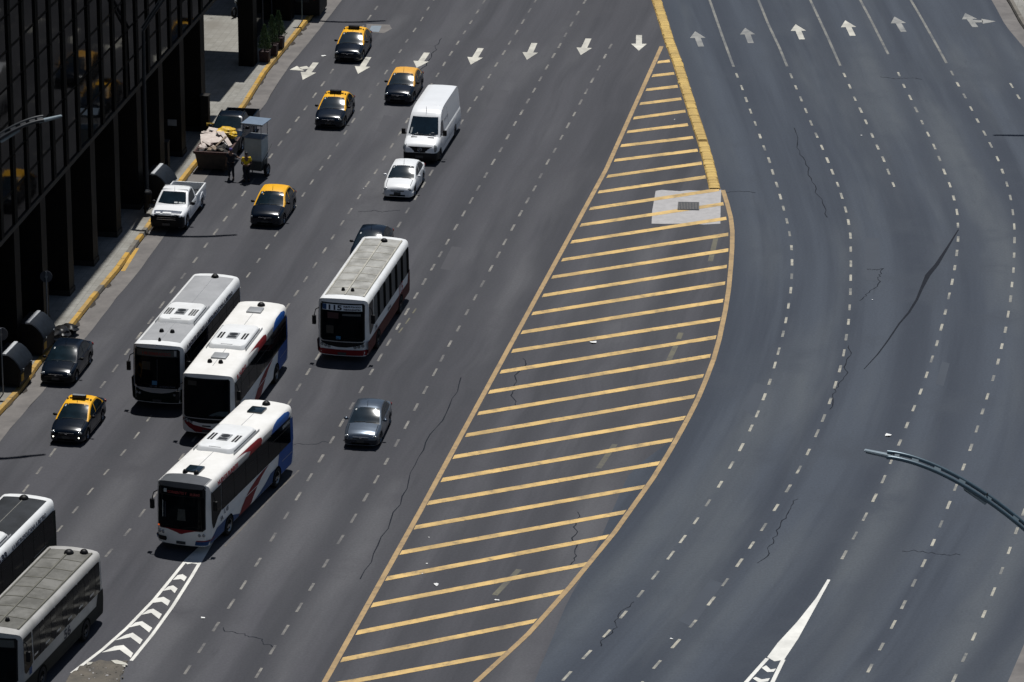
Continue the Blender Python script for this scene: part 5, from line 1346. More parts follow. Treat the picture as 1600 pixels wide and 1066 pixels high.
# --- the two buses cut by the left edge
def skin_dark(B, root, body):
    L = B.L
    B.front('lower_front', M_['bus_green'], root, [(.37, -1.17, 1.17), (.5, -1.21, 1.21), (1.02, -1.2, 1.2)], .012)
    for sd in (-1, 1):
        B.side('flank', M_['bus_green'], root, sd, [(.38, .30, L - .22), (.5, .24, L - .2), (1.5, .16, L - .17)], .009, 20)
        B.side('rear_pillar', M_['bus_green'], root, sd, [(1.5, L - 1.2, L - .17), (2.66, L - .45, L - .16)], .010, 4)
    B.side('pale_pinstripe', M_['bus_silver'], root, 1, [(1.48, L - 2.8, L - 1.4), (1.50, L - 2.8, L - 1.4)], .016, 6)
    side_text('lettering', '133', .36, lambda u, v: (B.hw(2.72 + v) + .014, L - 6.6 + u, 2.70 + v), M_['ink'], body, .02, w=.9)
    side_text('lettering', 'LA METROPOLITANA A RETIRO', .26, lambda u, v: (B.hw(2.74 + v) + .014, L - 5.1 + u, 2.74 + v), M_['ink_grey'], body, .012, w=3.9)
SDARK = dict(SGREY); SDARK.update(skin=skin_dark, roof_panel=M_['roof_black'], ac=(3.2, 6.2), ac_grid=True, sign_text=[], front_text=[], stickers=[], vents=[(.0, 9.9, .2)])
bus('city_bus', 'bus with sooty black roof and white edges, cut off by the left edge', 10.5, (2.4, 8.1), M_['bus_white'], SDARK, 42, 778.5, 15.7, 3.08, 10.25)

def skin_56(B, root, body):
    L = B.L
    B.front('lower_front', M_['bus_greengrey'], root, [(.37, -1.17, 1.17), (.5, -1.21, 1.21), (.72, -1.2, 1.2)], .012)
    lamps(B, root, (-1.0, -.82, .82, 1.0), .82, .075, M_['steel_dk'])
    for sd in (-1, 1): B.side('lower_panel', M_['bus_greengrey'], root, sd, [(.38, .30, L - .22), (.5, .24, L - .2), (1.02, .16, L - .17)], .009, 20)
    for sd in (-1, 1): B.side('rear_panel', M_['bus_greengrey'], root, sd, [(1.02, L - 1.0, L - .17), (1.5, L - .75, L - .17)], .010, 4)
    side_text('lettering', '56', .52, lambda u, v: (B.hw(1.1 + v) + .016, 4.75 + u, 1.06 + v), M_['ink'], body, .016, w=.75)
    B.side('poster', M_['bus_blue_dk'], root, 1, [(1.1, .95, 1.25), (1.4, .95, 1.25)], .013, 3)
S56 = dict(S115); S56.update(rib_mat=M_['roof_rib_dk'], skin=skin_56, roof_panel=M_['roof_old'], sign_text=[('56', -.6, 2.66, .24, M_['ink_grey'], .3)], seats=True, stickers=[], win_y=(1.45, 8.9), bays=6, vents=[(-.24, 1.4, .1), (.24, 1.35, .1), (.05, 8.6, .2), (.62, 8.85, .17)], sign_mat=M_['cart_dark'], win_z=(1.5, 2.84))
bus('city_bus', 'weathered bus with grimy ribbed roof and number 56 on its flank', 9.4, (2.3, 7.2), M_['bus_dirty'], S56, 113.5, 860.5, 16.1, 3.08, 9.15)

# ------------------------------------------------------------------ the black tower on its colonnade
FA = R(10.2); FX0, FY0 = -21.95, 219.74                      # facade line: a point on it and its heading
fdir = (math.sin(FA), math.cos(FA)); fnor = (math.cos(FA), -math.sin(FA))
def F(s, o, z=0.0):
    """s along the facade (0 at the survey point), o outwards over the road"""
    return (FX0 + fdir[0] * s + fnor[0] * o, FY0 + fdir[1] * s + fnor[1] * o, z)
def fbox(mb, s0, s1, o0, o1, z0, z1, mat=0):
    vs = [F(s, o, z) for z in (z0, z1) for s in (s0, s1) for o in (o0, o1)]
    mb.add(vs, [(0, 2, 3, 1), (4, 5, 7, 6), (0, 1, 5, 4), (2, 6, 7, 3), (0, 4, 6, 2), (1, 3, 7, 5)], mat)
SOF = 6.75; FLH = 3.45; NF = 7; S_END = 32.75; BAY = 4.62
col_s = [-55.4 + BAY * i for i in range(20) if -55.4 + BAY * i < S_END - .5]
tw = empty('office_tower', F(0, -10), label='black glass office tower standing on a colonnade along the left kerb', cat='building')
inv = Matrix.Translation(-Vector(tw.location))
def tbuild(mb, name, m, parent=tw, **k):
    o = mb.build(name, m, parent, **k)
    if parent is tw: o.matrix_parent_inverse = inv
    return o
S0 = col_s[0] - .45
mb = MB(); fbox(mb, S0, S_END, -26, -.32, SOF, SOF + FLH * NF); tbuild(mb, 'tower_body', M_['b_panel'])
mb = MB(); fbox(mb, S0, S_END, -26.1, .02, SOF + FLH * NF, SOF + FLH * NF + .9); tbuild(mb, 'roof', M_['b_roof'])
mb = MB(); fbox(mb, S0, S_END, -.32, .03, SOF - .12, SOF + .12); tbuild(mb, 'soffit_edge', M_['b_trim'])
mb = MB(); fbox(mb, S0 + 2, S_END - 6.5, -20, -7.0, .15, SOF); tbuild(mb, 'ground_floor', M_['b_core'])
for sc in col_s:
    mb = MB(); fbox(mb, sc - .46, sc + .46, -1.15, .0, .15, SOF - .12); c = tbuild(mb, 'column', M_['b_col'])
    mb = MB(); fbox(mb, sc - .50, sc + .50, -1.19, .04, .15, .42); p = tbuild(mb, 'plinth', M_['b_trim'], c); p.matrix_parent_inverse = Matrix.Identity(4)
    if abs(sc - 22.4) < 2.2:
        mb = MB(); fbox(mb, sc - .485, sc - .465, -.75, -.25, 1.9, 2.25); q = tbuild(mb, 'notice', M_['notice'], c)
random.seed(11)
nb = len(col_s)
edges = [S0] + col_s[1:] + [S_END]
for f in range(NF):
    for i in range(len(edges) - 1):
        if edges[i] < -32 and f < 0: continue
        a, b = edges[i] + .02, edges[i + 1] - .02; z0, z1 = SOF + .12 + FLH * f, SOF + .12 + FLH * (f + 1) - .04
        mb = MB(); k = 2
        for q in range(k):
            s0, s1 = lerp(a, b, q / k) + .20, lerp(a, b, (q + 1) / k) - .20
            for za, zb in ((z0 + .06, z0 + FLH * .48), (z0 + FLH * .52, z1 - .04)):
                t0, t1 = random.uniform(-.004, .004), random.uniform(-.004, .004)
                mb.add([F(s0, -.05 + t0, za), F(s1, -.05 - t0, za), F(s1, -.05 - t0 + t1, zb), F(s0, -.05 + t0 + t1, zb)], [(0, 1, 2, 3)])
        wn = tbuild(mb, 'window', M_['b_glass'], normals=False)
        mb = MB()
        for q in range(k + 1):
            s = lerp(a, b, q / k); fbox(mb, max(a, s - .22), min(b, s + .22), -.31, .03, z0, z1)
        fbox(mb, a + .05, b - .05, -.31, -.035, z0 - .03, z0 + .05); fbox(mb, a + .05, b - .05, -.31, -.038, z0 + FLH * .48, z0 + FLH * .52)
        tbuild(mb, 'mullions', M_['b_mullion'], wn)

# the second building beyond the little forecourt
cb = empty('corner_building', F(55, -10), label='dark building beyond the forecourt with square columns and potted conifers in front', cat='building')
inv2 = Matrix.Translation(-Vector(cb.location))
def cbuild(mb, name, m, **k):
    o = mb.build(name, m, cb, **k); o.matrix_parent_inverse = inv2; return o
for sc in (40.5, 50.2, 60):
    mb = MB(); fbox(mb, sc - .5, sc + .45, -.95, -.05, .15, 7.6); cbuild(mb, 'column', M_['b_col'])
mb = MB(); fbox(mb, 39.9, 80, -1.0, .0, 7.6, 8.6); cbuild(mb, 'beam', M_['b_panel'])
mb = MB(); fbox(mb, 36.6, 46.2, -20, -.5, 9.6, 10.2); cbuild(mb, 'shade_slab', M_['b_panel'])  # unseen overhead slab added to throw shade on the forecourt
mb = MB(); fbox(mb, 44, 57.9, -1.3, -.97, .15, 4.6); cbuild(mb, 'glazed_lobby', M_['b_core'])
for i in range(6):
    mb = MB(); fbox(mb, 44.2 + i * 2.3, 46.2 + i * 2.3, -1.0, -.95, .5, 4.2); cbuild(mb, 'window', M_['b_glass'], normals=False)
mb = MB(); fbox(mb, 58, 85, -24, -.9, .15, 21); cbuild(mb, 'upper_block', M_['b_panel'])
mb = MB(); fbox(mb, 57.9, 85.1, -24.1, -.8, 21, 21.8); cbuild(mb, 'roof', M_['b_roof'])

# ------------------------------------------------------------------ street lamps
def street_lamp(tip_px, tip_z, base, label, drop=4.6, extra=True, arm='lamp_tube'):
    """tall curved pole carrying a twin-tube arm over the road"""
    tx, ty = tip_px; bx, by = base
    root = empty('street_lamp', (bx, by, 0), label=label, cat='street lamp')
    dx, dy = tx - bx, ty - by; L = math.hypot(dx, dy); ux, uy = dx / L, dy / L
    mb = MB(); mb.tube([(0, 0, .15), (0, 0, .5), (0, 0, 6), (ux * .05, uy * .05, tip_z - drop)], [.16, .12, .105, .09], 12)
    mb.lathe([(.22, .15), (.22, .19), (.13, .22), (.12, .5)], 'Z', 14); mb.build('pole', M_['steel_dk'], root, smooth=50)
    prof = []
    for i in range(25):
        t = i / 24
        s = L * (1 - (1 - t) ** 1.25); z = tip_z - drop + drop * (1 - (1 - t) ** 2.1) * (1 - .02 * t)
        prof.append((s, z))
    arms = []
    for o in (-.085, .085):
        dz = .07 if o * ux > 0 else -.07
        mb = MB(); mb.tube([(ux * s - uy * o, uy * s + ux * o, z + dz) for s, z in prof], .08, 8); arms.append(mb.build('arm_tube', M_[arm], root, smooth=60))
    for i in (4, 7, 10, 13, 16, 19, 22):
        s, z = prof[i]; s2, z2 = prof[i + 1]
        Mx = Matrix.Translation((ux * s, uy * s, z)) @ Matrix.Rotation(math.atan2(uy, ux), 4, 'Z') @ Matrix.Rotation(-math.atan2(z2 - z, s2 - s), 4, 'Y')
        sg = 1 if ux > 0 else -1; mb = MB()
        V = [Mx @ Vector((x_, k_ * (.085 * sg), k_ * .07 + q_ * .045 + .02)) for x_ in (-.13, .13) for k_ in (-1, 1) for q_ in (-1, 1)]
        mb.add(V, [(0, 1, 3, 2), (4, 6, 7, 5), (0, 4, 5, 1), (2, 3, 7, 6), (0, 2, 6, 4), (1, 5, 7, 3)])
        mb.build('spacer', M_['spacer'] if arm == 'lamp_tube' else M_['steel_dk'], root)
    # end luminaire, slung under the tip, and a second one under the middle of the arm
    def head(s, z, ln, drop, tilt):
        Mx = Matrix.Translation((ux * s, uy * s, z - drop)) @ Matrix.Rotation(math.atan2(uy, ux), 4, 'Z') @ Matrix.Rotation(-tilt, 4, 'Y')
        bm = bmesh.new(); bmesh.ops.create_cube(bm, size=1)
        for v in bm.verts:
            t = v.co.x + .5; v.co = Vector((t * ln, v.co.y * lerp(.26, .20, t), v.co.z * lerp(.13, .07, t)))
        bmesh.ops.bevel(bm, geom=bm.edges[:], offset=.025, segments=2, affect='EDGES')
        mb = MB(); mb.bm(bm, 0, Mx); h = mb.build('luminaire', M_['lamp_grey'], root, smooth=40)
        mb = MB(); mb.box(.1, ln - .08, -.08, .08, -.075, -.06, 0, Mx); mb.build('lens', M_['lens'], h)
        mb = MB(); mb.tube([tuple(Mx @ Vector((.08, 0, .03))), (ux * (s - .02), uy * (s - .02), z)], .03, 6); mb.build('bracket', M_['steel_dk'], h)
    head(L - .25, tip_z, 1.12, .16, R(9))
    if extra:
        i = 11; s, z = prof[i]; head(s - .3, z, 1.05, .40, math.atan2(prof[12][1] - prof[8][1], prof[12][0] - prof[8][0]))
    return root
def lamp_from(px, z, base_off, label, **k):
    x, y = P(px[0], px[1], z)
    by = y - 1.15; bx = kerb.x(by) - base_off
    return street_lamp((x, y), z, (bx, by), label, **k)
lamp_from((68, 184), 14.5, .75, 'street lamp whose arm reaches out in front of the black tower', drop=1.9, arm='steel_dk')
def lamp_shadow(px, base_off, label, z=14.5):
    x, y = P(*px); h = z / math.tan(SUN_EL); tx, ty = x + math.sin(SUN_AZ) * h, y + math.cos(SUN_AZ) * h
    by = ty - 1.15; bx = kerb.x(by) - base_off
    return street_lamp((tx - 1.0, ty), z, (bx, by), label, arm='steel_dk')
lamp_shadow((375, 369), .75, 'street lamp by the white pickup, seen mostly as its shadow across the lane')
lamp_shadow((607, 34), .75, 'street lamp near the potted conifers, seen mostly as its shadow by the farthest taxi')
# right hand lamps: arm rises from a pole beyond the kerb
tx, ty = P(1386, 707, 14.3)
street_lamp((tx, ty), 14.3, (tx + 7.3, ty - 1.6), 'large blue grey street lamp arm reaching in from the right edge')
x, y = P(1548, 212); h = 14.5 / math.tan(SUN_EL); tx, ty = x + math.sin(SUN_AZ) * h + 1.0, y + math.cos(SUN_AZ) * h
street_lamp((tx, ty), 14.5, (tx + 7.6, ty - .6), 'street lamp beyond the right edge, seen as a thin shadow on the asphalt')

# ------------------------------------------------------------------ kerbside things
def at(px, py, name, label, cat, group=None, rot=0.0, z=.165):
    x, y = P(px, py, z); o = empty(name, (x, y, z), R(-rot), label=label, cat=cat, group=group); return o

def garbage_container(px, py, rot, label):
    r = at(px, py, 'garbage_container', label, 'garbage container', 'large kerbside garbage containers', rot)
    D = 1.75; prof = [(-.66, .12), (-.68, 1.30), (-.56, 1.60), (.10, 1.60), (.36, 1.42), (.60, 1.12), (.68, .95), (.60, .12)]
    mb = MB(); n = len(prof); mb.add([(x, 0, z) for x, z in prof] + [(x, D, z) for x, z in prof], [(i, (i + 1) % n, n + (i + 1) % n, n + i) for i in range(n)] + [tuple(range(n))[::-1], tuple(range(n, 2 * n))])
    mb.build('bin_body', M_['bin_black'], r)
    lid = [(-.02, 1.66), (.14, 1.635), (.38, 1.46), (.58, 1.21), (.70, .98), (.72, .90)]
    rows = [[(x, y, z) for x, z in lid] for y in (-.03, .02, D / 2, D - .02, D + .03)]
    for k, y in ((0, -.03), (-1, D + .03)): rows[k] = [(x - .02, y, z - .035) for x, z in lid]
    mb = MB(); mb.grid(rows); l = mb.build('lid', M_['bin_lid'], r, smooth=30)
    mb = MB(); mb.bbox(-.22, -.02, -.02, D + .02, 1.60, 1.70, .03); mb.build('lid_ridge', M_['bin_strip'], l)
    for y in (.3, D - .3):
        mb = MB(); mb.bbox(.66, .74, y - .05, y + .05, .82, .92, .015); mb.build('handle', M_['steel'], l)
    for x in (-.5, .45):
        for y in (.2, D - .2):
            mb = MB(); mb.lathe([(.001, x), (.09, x), (.09, x + .06), (.001, x + .06)], 'X', 12, Matrix.Translation((0, y, .09))); mb.build('castor', M_['tyre'], r)
    mb = MB(); mb.bbox(.635, .66, .15, .5, .3, .65, .005); mb.build('sticker', M_['kerb_y'], r)
    return r
garbage_container(48, 556, 13, 'garbage container with pale lid ridge next to the black parked sedan')
garbage_container(12, 606, 13, 'garbage container at the left edge, nearest of the garbage containers')
garbage_container(243, 319, 12, 'garbage container behind the white pickup')

# rubble skip
def skip():
    x, y = P(331, 270); r = empty('rubble_skip', (x, y, 0), R(-9), label='rusty skip heaped with boards and rubble at the kerb', cat='skip')
    W, D, H = .93, 2.9, 1.12; w2 = .80
    mb = MB(); a = [(-w2, .28, .12), (w2, .28, .12), (w2, D - .3, .12), (-w2, D - .3, .12)]; b = [(-W, 0, H), (W, 0, H), (W, D, H), (-W, D, H)]
    c = [(-W + .06, .06, H), (W - .06, .06, H), (W - .06, D - .06, H), (-W + .06, D - .06, H)]; d = [(-w2, .3, .8), (w2, .3, .8), (w2, D - .3, .8), (-w2, D - .3, .8)]
    fs = [(3, 2, 1, 0)]
    for i in range(4):
        j = (i + 1) % 4; fs += [(i, j, 4 + j, 4 + i), (4 + i, 4 + j, 8 + j, 8 + i), (8 + i, 8 + j, 12 + j, 12 + i)]
    fs.append((12, 13, 14, 15)); mb.add(a + b + c + d, fs); mb.build('skip_body', M_['skip_rust'], r)
    mb = MB(); mb.bbox(-W - .05, W + .05, -.06, .04, H - .08, H + .06, .02); mb.bbox(-W - .05, -W + .05, .05, D, H - .08, H + .06, .02); mb.bbox(W - .05, W + .05, .05, D, H - .08, H + .06, .02); mb.build('rim', M_['skip_rim'], r)
    for sx in (-1, 1):
        mb = MB(); mb.tube([(sx * (W + .02), .25, H - .15), (sx * (W + .13), .25, H - .05)], .05, 8); mb.build('lifting_lug', M_['skip_rim'], r)
        mb = MB(); mb.bbox(sx * .6 - .07, sx * .6 + .07, .3, D - .35, .0, .125, .01); mb.build('skid', M_['skip_rust'], r)
    return r, x, y
sk, skx, sky_ = skip()
random.seed(8)
def on_skip(name, label, cat, group, build, loc, rz=0):
    a = R(-9); X = skx + math.cos(a) * loc[0] - math.sin(a) * loc[1]; Y = sky_ + math.sin(a) * loc[0] + math.cos(a) * loc[1]
    o = build; o.location = (X, Y, loc[2]); o.rotation_euler.z = a + rz; set_props(o, label, cat, group); return o
mb = MB()
rows = []
for j in range(15):
    row = []
    for i in range(13):
        x, y = lerp(-.86, .86, i / 12), lerp(.08, 2.8, j / 14); e = min(1, min(.87 - abs(x), y - .05, 2.85 - y) / .35)
        row.append((x, y, .93 + .42 * max(0, e) ** .7 * sstep(.0, 1.4, y) + random.uniform(-.07, .09)))
    rows.append(row)
mb.grid(rows); heap = mb.build('rubble_heap', M_['debris']); on_skip('', 'dark heap of rubble filling the skip', 'rubble', None, heap, (0, 0, 0)); heap['kind'] = 'stuff'
def slab(w, l, t, m, tilt):
    Mx = Matrix.Rotation(R(tilt[0]), 4, 'X') @ Matrix.Rotation(R(tilt[1]), 4, 'Y'); mb = MB(); mb.bbox(-w / 2, w / 2, -l / 2, l / 2, -t / 2, t / 2, .006, 0, Mx); return mb.build('board', m)
for w_, l_, m, tl, loc, rz, lb in ((1.25, 1.15, M_['board'], (9, -3), (-.28, 1.5, 1.47), .25, 'large pink beige board lying flat on the skip'), (1.15, .6, M_['board'], (14, 5), (-.2, 2.4, 1.56), -.15, 'pale board at the back of the skip'), (.22, 1.5, M_['board'], (14, -14), (.52, 1.35, 1.52), .55, 'narrow pale plank slanting over the skip rim'),
        (.18, 1.2, M_['board2'], (8, 8), (-.72, 1.7, 1.42), .1, 'brown plank along the left rim of the skip'), (.5, .35, M_['board2'], (20, 10), (.1, .6, 1.22), .9, 'small brown offcut at the front of the skip'), (.6, .25, M_['board'], (-14, 6), (-.55, .62, 1.18), .5, 'small pale offcut at the front left of the skip'), (.7, .2, M_['bus_silver'], (5, 18), (-.45, 2.6, 1.55), 1.2, 'grey strip standing out at the rear of the skip')):
    on_skip('board', lb, 'board', None, slab(w_, l_, .035, m, tl), loc, rz)
random.seed(40)
for i, (x_, y_) in enumerate(((-.62, .3), (.45, .35), (.05, .25), (-.2, .85), (.62, .95))):
    on_skip('', ('pale plaster lump at the left front corner of the skip', 'grey broken block at the right front of the skip', 'dark brick lump at the front middle of the skip', 'reddish brick lump in the skip below the big board', 'pale block near the right rim of the skip')[i], 'rubble piece', None,
        slab(random.uniform(.2, .34), random.uniform(.18, .3), random.uniform(.12, .2), (M_['board'], M_['rubble_c'], M_['debris'], M_['skip_rim'], M_['patch'])[i], (random.uniform(-25, 25), random.uniform(-25, 25))), (x_, y_, 1.10 + y_ * .18), random.uniform(0, 3))
def lumpy(seed, r, m, name, sq=.6):
    random.seed(seed); bm = bmesh.new(); bmesh.ops.create_icosphere(bm, subdivisions=3, radius=1)
    for v in bm.verts:
        n = v.co.normalized(); k = 1 + .16 * math.sin(5 * n.x + seed) * math.sin(4 * n.y + 1) + .1 * math.sin(9 * n.z + 3 * n.x) + random.uniform(-.06, .06)
        v.co = Vector((n.x * r[0] * k, n.y * r[1] * k, max(n.z * r[2] * k, -r[2] * .5)))
    mb = MB(); mb.bm(bm); return mb.build(name, m, None, smooth=40)
for i, (loc, r3, m, lb) in enumerate((((-.62, .75, 1.22), (.22, .3, .14), M_['board'], 'crumpled pale cardboard at the front left of the skip'), ((.05, 2.0, 1.5), (.3, .2, .16), M_['bus_silver'], 'crumpled pale plastic between the boards and the yellow sack'), ((-.7, 2.2, 1.46), (.2, .45, .14), M_['board'], 'pale bundle along the left rim of the skip'), ((.3, .62, 1.16), (.3, .2, .14), M_['debris'], 'dark bundle at the front of the skip'), ((-.15, .42, 1.14), (.24, .16, .12), M_['board2'], 'brown crumpled bundle at the front of the skip'))):
    on_skip('', lb, 'bundle', None, lumpy(20 + i, r3, m, 'waste_bundle'), loc, .5 * i)
for w_, l_, m, tl, loc, rz, lb in ((.16, .8, M_['board'], (16, -20), (-.35, .85, 1.36), 1.1, 'short pale plank leaning over the front debris'), (.10, .9, M_['board2'], (22, 10), (.3, 1.1, 1.46), -.5, 'thin brown stick across the heap'), (.45, .3, M_['board'], (25, 15), (.1, 1.9, 1.64), .8, 'broken pale board tilted before the yellow sack')):
    on_skip('board', lb, 'board', None, slab(w_, l_, .03, m, tl), loc, rz)
on_skip('bag', 'crumpled yellow sack on top of the heap at the rear of the skip', 'sack', None, lumpy(3, (.52, .42, .24), M_['yellow_bag'], 'rubble_sack'), (.28, 2.35, 1.60), .2)
on_skip('bag', 'smaller yellow sack hanging over the right rim of the skip', 'sack', None, lumpy(5, (.26, .3, .2), M_['yellow_bag'], 'rubble_sack'), (.72, 2.1, 1.50), .4)

# food cart
def cart():
    x, y = P(396, 277); r = empty('food_cart', (x, y, 0), R(-19), label='grey sheet metal food cart with blue roof and two wheels', cat='food cart')
    mb = MB(); mb.bbox(-.50, .50, 0, .95, .95, 2.15, .02); b = mb.build('cabinet', M_['cart_steel'], r)
    mb = MB(); mb.bbox(-.53, .53, -.03, .98, 2.15, 2.19, .008); mb.build('counter_top', M_['steel'], b)
    mb = MB(); mb.bbox(-.50, .46, .03, .92, .36, .90, .02); mb.build('lower_box', M_['cart_dark'], r)
    mb = MB(); mb.bbox(-.52, .50, -.02, .97, .90, .95, .01); mb.build('shelf', M_['steel'], r)
    mb = MB(); mb.bbox(-.62, .62, -.12, 1.18, 2.98, 3.02, .01); rf = mb.build('roof', M_['cart_roof'], r)
    mb = MB(); mb.bbox(-.63, .63, -.13, -.11, 2.93, 3.03, .005); mb.build('roof_edge', M_['steel'], rf)
    for px_, py_ in ((-.48, .03), (.48, .03), (-.48, .92), (.48, .92)):
        mb = MB(); mb.tube([(px_, py_, 2.15), (px_, py_, 2.98)], .018, 6); mb.build('post', M_['steel'], r)
    for sx in (-1, 1):
        wheel(r, sx * .68, .45, .36, .13, sx, M_['steel'])
        mb = MB(); mb.tube([(sx * .56, 1.3, 1.55), (sx * .58, .5, 1.15), (sx * .58, -.05, .98)], .022, 6); mb.tube([(sx * .58, .0, .98), (sx * .58, .05, .40)], .02, 6); mb.build('handle_rail', M_['steel_dk'], r)
    mb = MB(); mb.tube([(-.68, .45, .36), (.68, .45, .36)], .03, 8); mb.build('axle', M_['steel_dk'], r)
    for sx in (-.4, .36):
        mb = MB(); mb.tube([(sx, .85, .36), (sx, .85, .0)], .025, 6); mb.build('prop', M_['steel_dk'], r)
    mb = MB(); mb.bbox(-.46, .1, -.012, .0, 1.1, 2.05, .004); mb.build('door', M_['cart_steel'], b)
    mb = MB(); mb.bbox(.505, .515, .08, .88, 2.02, 2.10, .003); mb.build('edge_strip', M_['bin_strip'], b)
cart()

# potted conifers
def conifer(px, py, h, wd, label, seed):
    r = at(px, py, 'potted_conifer', label, 'potted conifer', 'potted conifers by the second building', 10)
    mb = MB(); a = .26; b = .30
    mb.add([(-a, -a, 0), (a, -a, 0), (a, a, 0), (-a, a, 0), (-b, -b, .62), (b, -b, .62), (b, b, .62), (-b, b, .62), (-b + .05, -b + .05, .62), (b - .05, -b + .05, .62), (b - .05, b - .05, .62), (-b + .05, b - .05, .62), (-b + .05, -b + .05, .55), (b - .05, -b + .05, .55), (b - .05, b - .05, .55), (-b + .05, b - .05, .55)],
        [(3, 2, 1, 0)] + [f for i in range(4) for f in ((i, (i + 1) % 4, 4 + (i + 1) % 4, 4 + i), (4 + i, 4 + (i + 1) % 4, 8 + (i + 1) % 4, 8 + i), (8 + i, 8 + (i + 1) % 4, 12 + (i + 1) % 4, 12 + i))] + [(12, 13, 14, 15)])
    mb.build('planter', M_['planter'], r)
    mb = MB(); mb.tube([(0, 0, .5), (.02, .01, 1.0), (0, 0, h - .2)], [.045, .035, .01], 7); tr = mb.build('trunk', M_['bark'], r)
    random.seed(seed); mb = MB()
    for i in range(1500):
        t = random.random() ** 1.3; z = .78 + (h - .78) * t; rad = wd * (1 - t) ** .85 * (.55 + .45 * math.sin(7 * z + i % 3) ** 2) + .02
        a = random.uniform(0, 6.283); q = random.random() ** .45; x, y = rad * q * math.cos(a), rad * q * math.sin(a)
        s = random.uniform(.03, .065); up = Vector((math.cos(a) * .5, math.sin(a) * .5, random.uniform(.5, 1.1))).normalized(); sd = up.cross(Vector((random.uniform(-1, 1), random.uniform(-1, 1), .2))).normalized()
        p = Vector((x, y, z)); mb.add([p - sd * s * .5, p + sd * s * .5, p + up * s * 2.0], [(0, 1, 2)], 1 if random.random() < .3 else 0)
    mb.build('crown', [M_['leaf'], M_['leaf2']], r, normals=False)
conifer(414, 95.5, 2.15, .48, 'potted conifer with the nearest planter, beside the square column', 1)
conifer(426, 85.5, 2.35, .46, 'middle one of the three potted conifers', 2)
conifer(436, 74, 2.2, .48, 'potted conifer farthest from the column', 3)

# signs, bin, cabinets, barrier
def sign(px, py, h, r_, label, disc=True, m=None):
    r = at(px, py, 'traffic_sign', label, 'traffic sign')
    mb = MB(); mb.tube([(0, 0, 0), (0, 0, h)], .035, 8); mb.build('pole', m or M_['steel'], r)
    if disc:
        mb = MB(); mb.lathe([(.001, -.012), (r_, -.012), (r_, .012), (.001, .012)], 'Y', 28, Matrix.Translation((-.0, .055, h - r_ * .9))); mb.build('sign_plate', M_['sign_back'], r)
        mb = MB(); mb.bbox(-.06, .06, -.045, .045, h - r_ * .9 - .04, h - r_ * .9 + .04, .008); mb.build('clamp', M_['steel'], r)
sign(5, 615, 3.25, .33, 'round grey backed sign on a pole at the left edge before the garbage containers')
sign(75, 517, 3.05, .30, 'grey backed sign on a thin pole behind the garbage container by the black sedan')
sign(472, 33, 4.2, .3, 'plain grey green pole standing at the kerb corner by the conifers', True, M_['pole_green'])
r = at(227, 333, 'litter_bin', 'small black litter bin on a post left of the white pickup', 'litter bin')
mb = MB(); mb.tube([(0, 0, 0), (0, 0, .75)], .045, 8); mb.build('post', M_['bin_black'], r)
mb = MB(); mb.lathe([(.001, .55), (.20, .55), (.25, 1.05), (.27, 1.10), (.22, 1.22), (.08, 1.28), (.001, 1.28)], 'Z', 18, Matrix.Translation((.12, 0, 0))); mb.build('bin_bowl', M_['bin_black'], r, smooth=50)
mb = MB(); mb.ell((.12, -.06, 1.26), (.12, .08, .03), 0, 10, 6); mb.build('cap', M_['bin_lid'], r, smooth=60)
def cabinet(px, py, w_, h, label):
    r = at(px, py, 'utility_cabinet', label, 'utility cabinet', None, 10)
    mb = MB(); mb.bbox(-w_ / 2, w_ / 2, 0, .45, 0, h, .02); mb.build('cabinet_body', M_['bin_black'], r)
    mb = MB(); mb.bbox(-w_ / 2 - .03, w_ / 2 + .03, -.03, .48, h, h + .06, .015); mb.build('cabinet_top', M_['b_trim'], r)
    mb = MB(); mb.bbox(-w_ / 2 + .05, w_ / 2 - .05, -.012, 0, .1, h - .1, .004); d = mb.build('door', M_['bin_black'], r)
    mb = MB(); mb.bbox(w_ / 2 - .14, w_ / 2 - .10, -.035, -.012, h * .5, h * .5 + .14, .006); mb.build('handle', M_['steel_dk'], d)
cabinet(320, 211, .46, 2.2, 'tall dark cabinet beside the column nearest the black pickup')
cabinet(257, 272, .42, 1.75, 'dark cabinet against the column behind the garbage container by the pickup')
r = at(333, 219, 'barrier', 'small yellow topped barrier by the front of the black pickup', 'barrier', None, 5)
for sx in (-.28, .28):
    mb = MB(); mb.tube([(sx, 0, 0), (sx, 0, .95)], .025, 6); mb.build('leg', M_['steel_dk'], r)
mb = MB(); mb.bbox(-.36, .36, -.025, .025, .82, .97, .01); mb.build('rail', M_['barrier_y'], r)
r = at(492, 25.5, 'kiosk', 'dark kiosk at the kerb corner with a small red mark', 'kiosk', None, 9)
mb = MB(); mb.bbox(-1.45, .28, .1, 2.4, 0, 2.3, .04); mb.build('kiosk_body', M_['bin_black'], r)
mb = MB(); mb.bbox(-1.55, .38, 0, 2.5, 2.3, 2.42, .03); mb.build('roof', M_['b_trim'], r)
mb = MB(); mb.lathe([(.10, .085), (.17, .085), (.17, .10), (.10, .10)], 'Y', 20, Matrix.Translation((-.05, 0, 1.15))); mb.build('mark', M_['red_ink'], r)
mb = MB(); mb.bbox(-1.2, -.35, .075, .1, .8, 1.9, .01); mb.build('shutter', M_['steel_dk'], r)

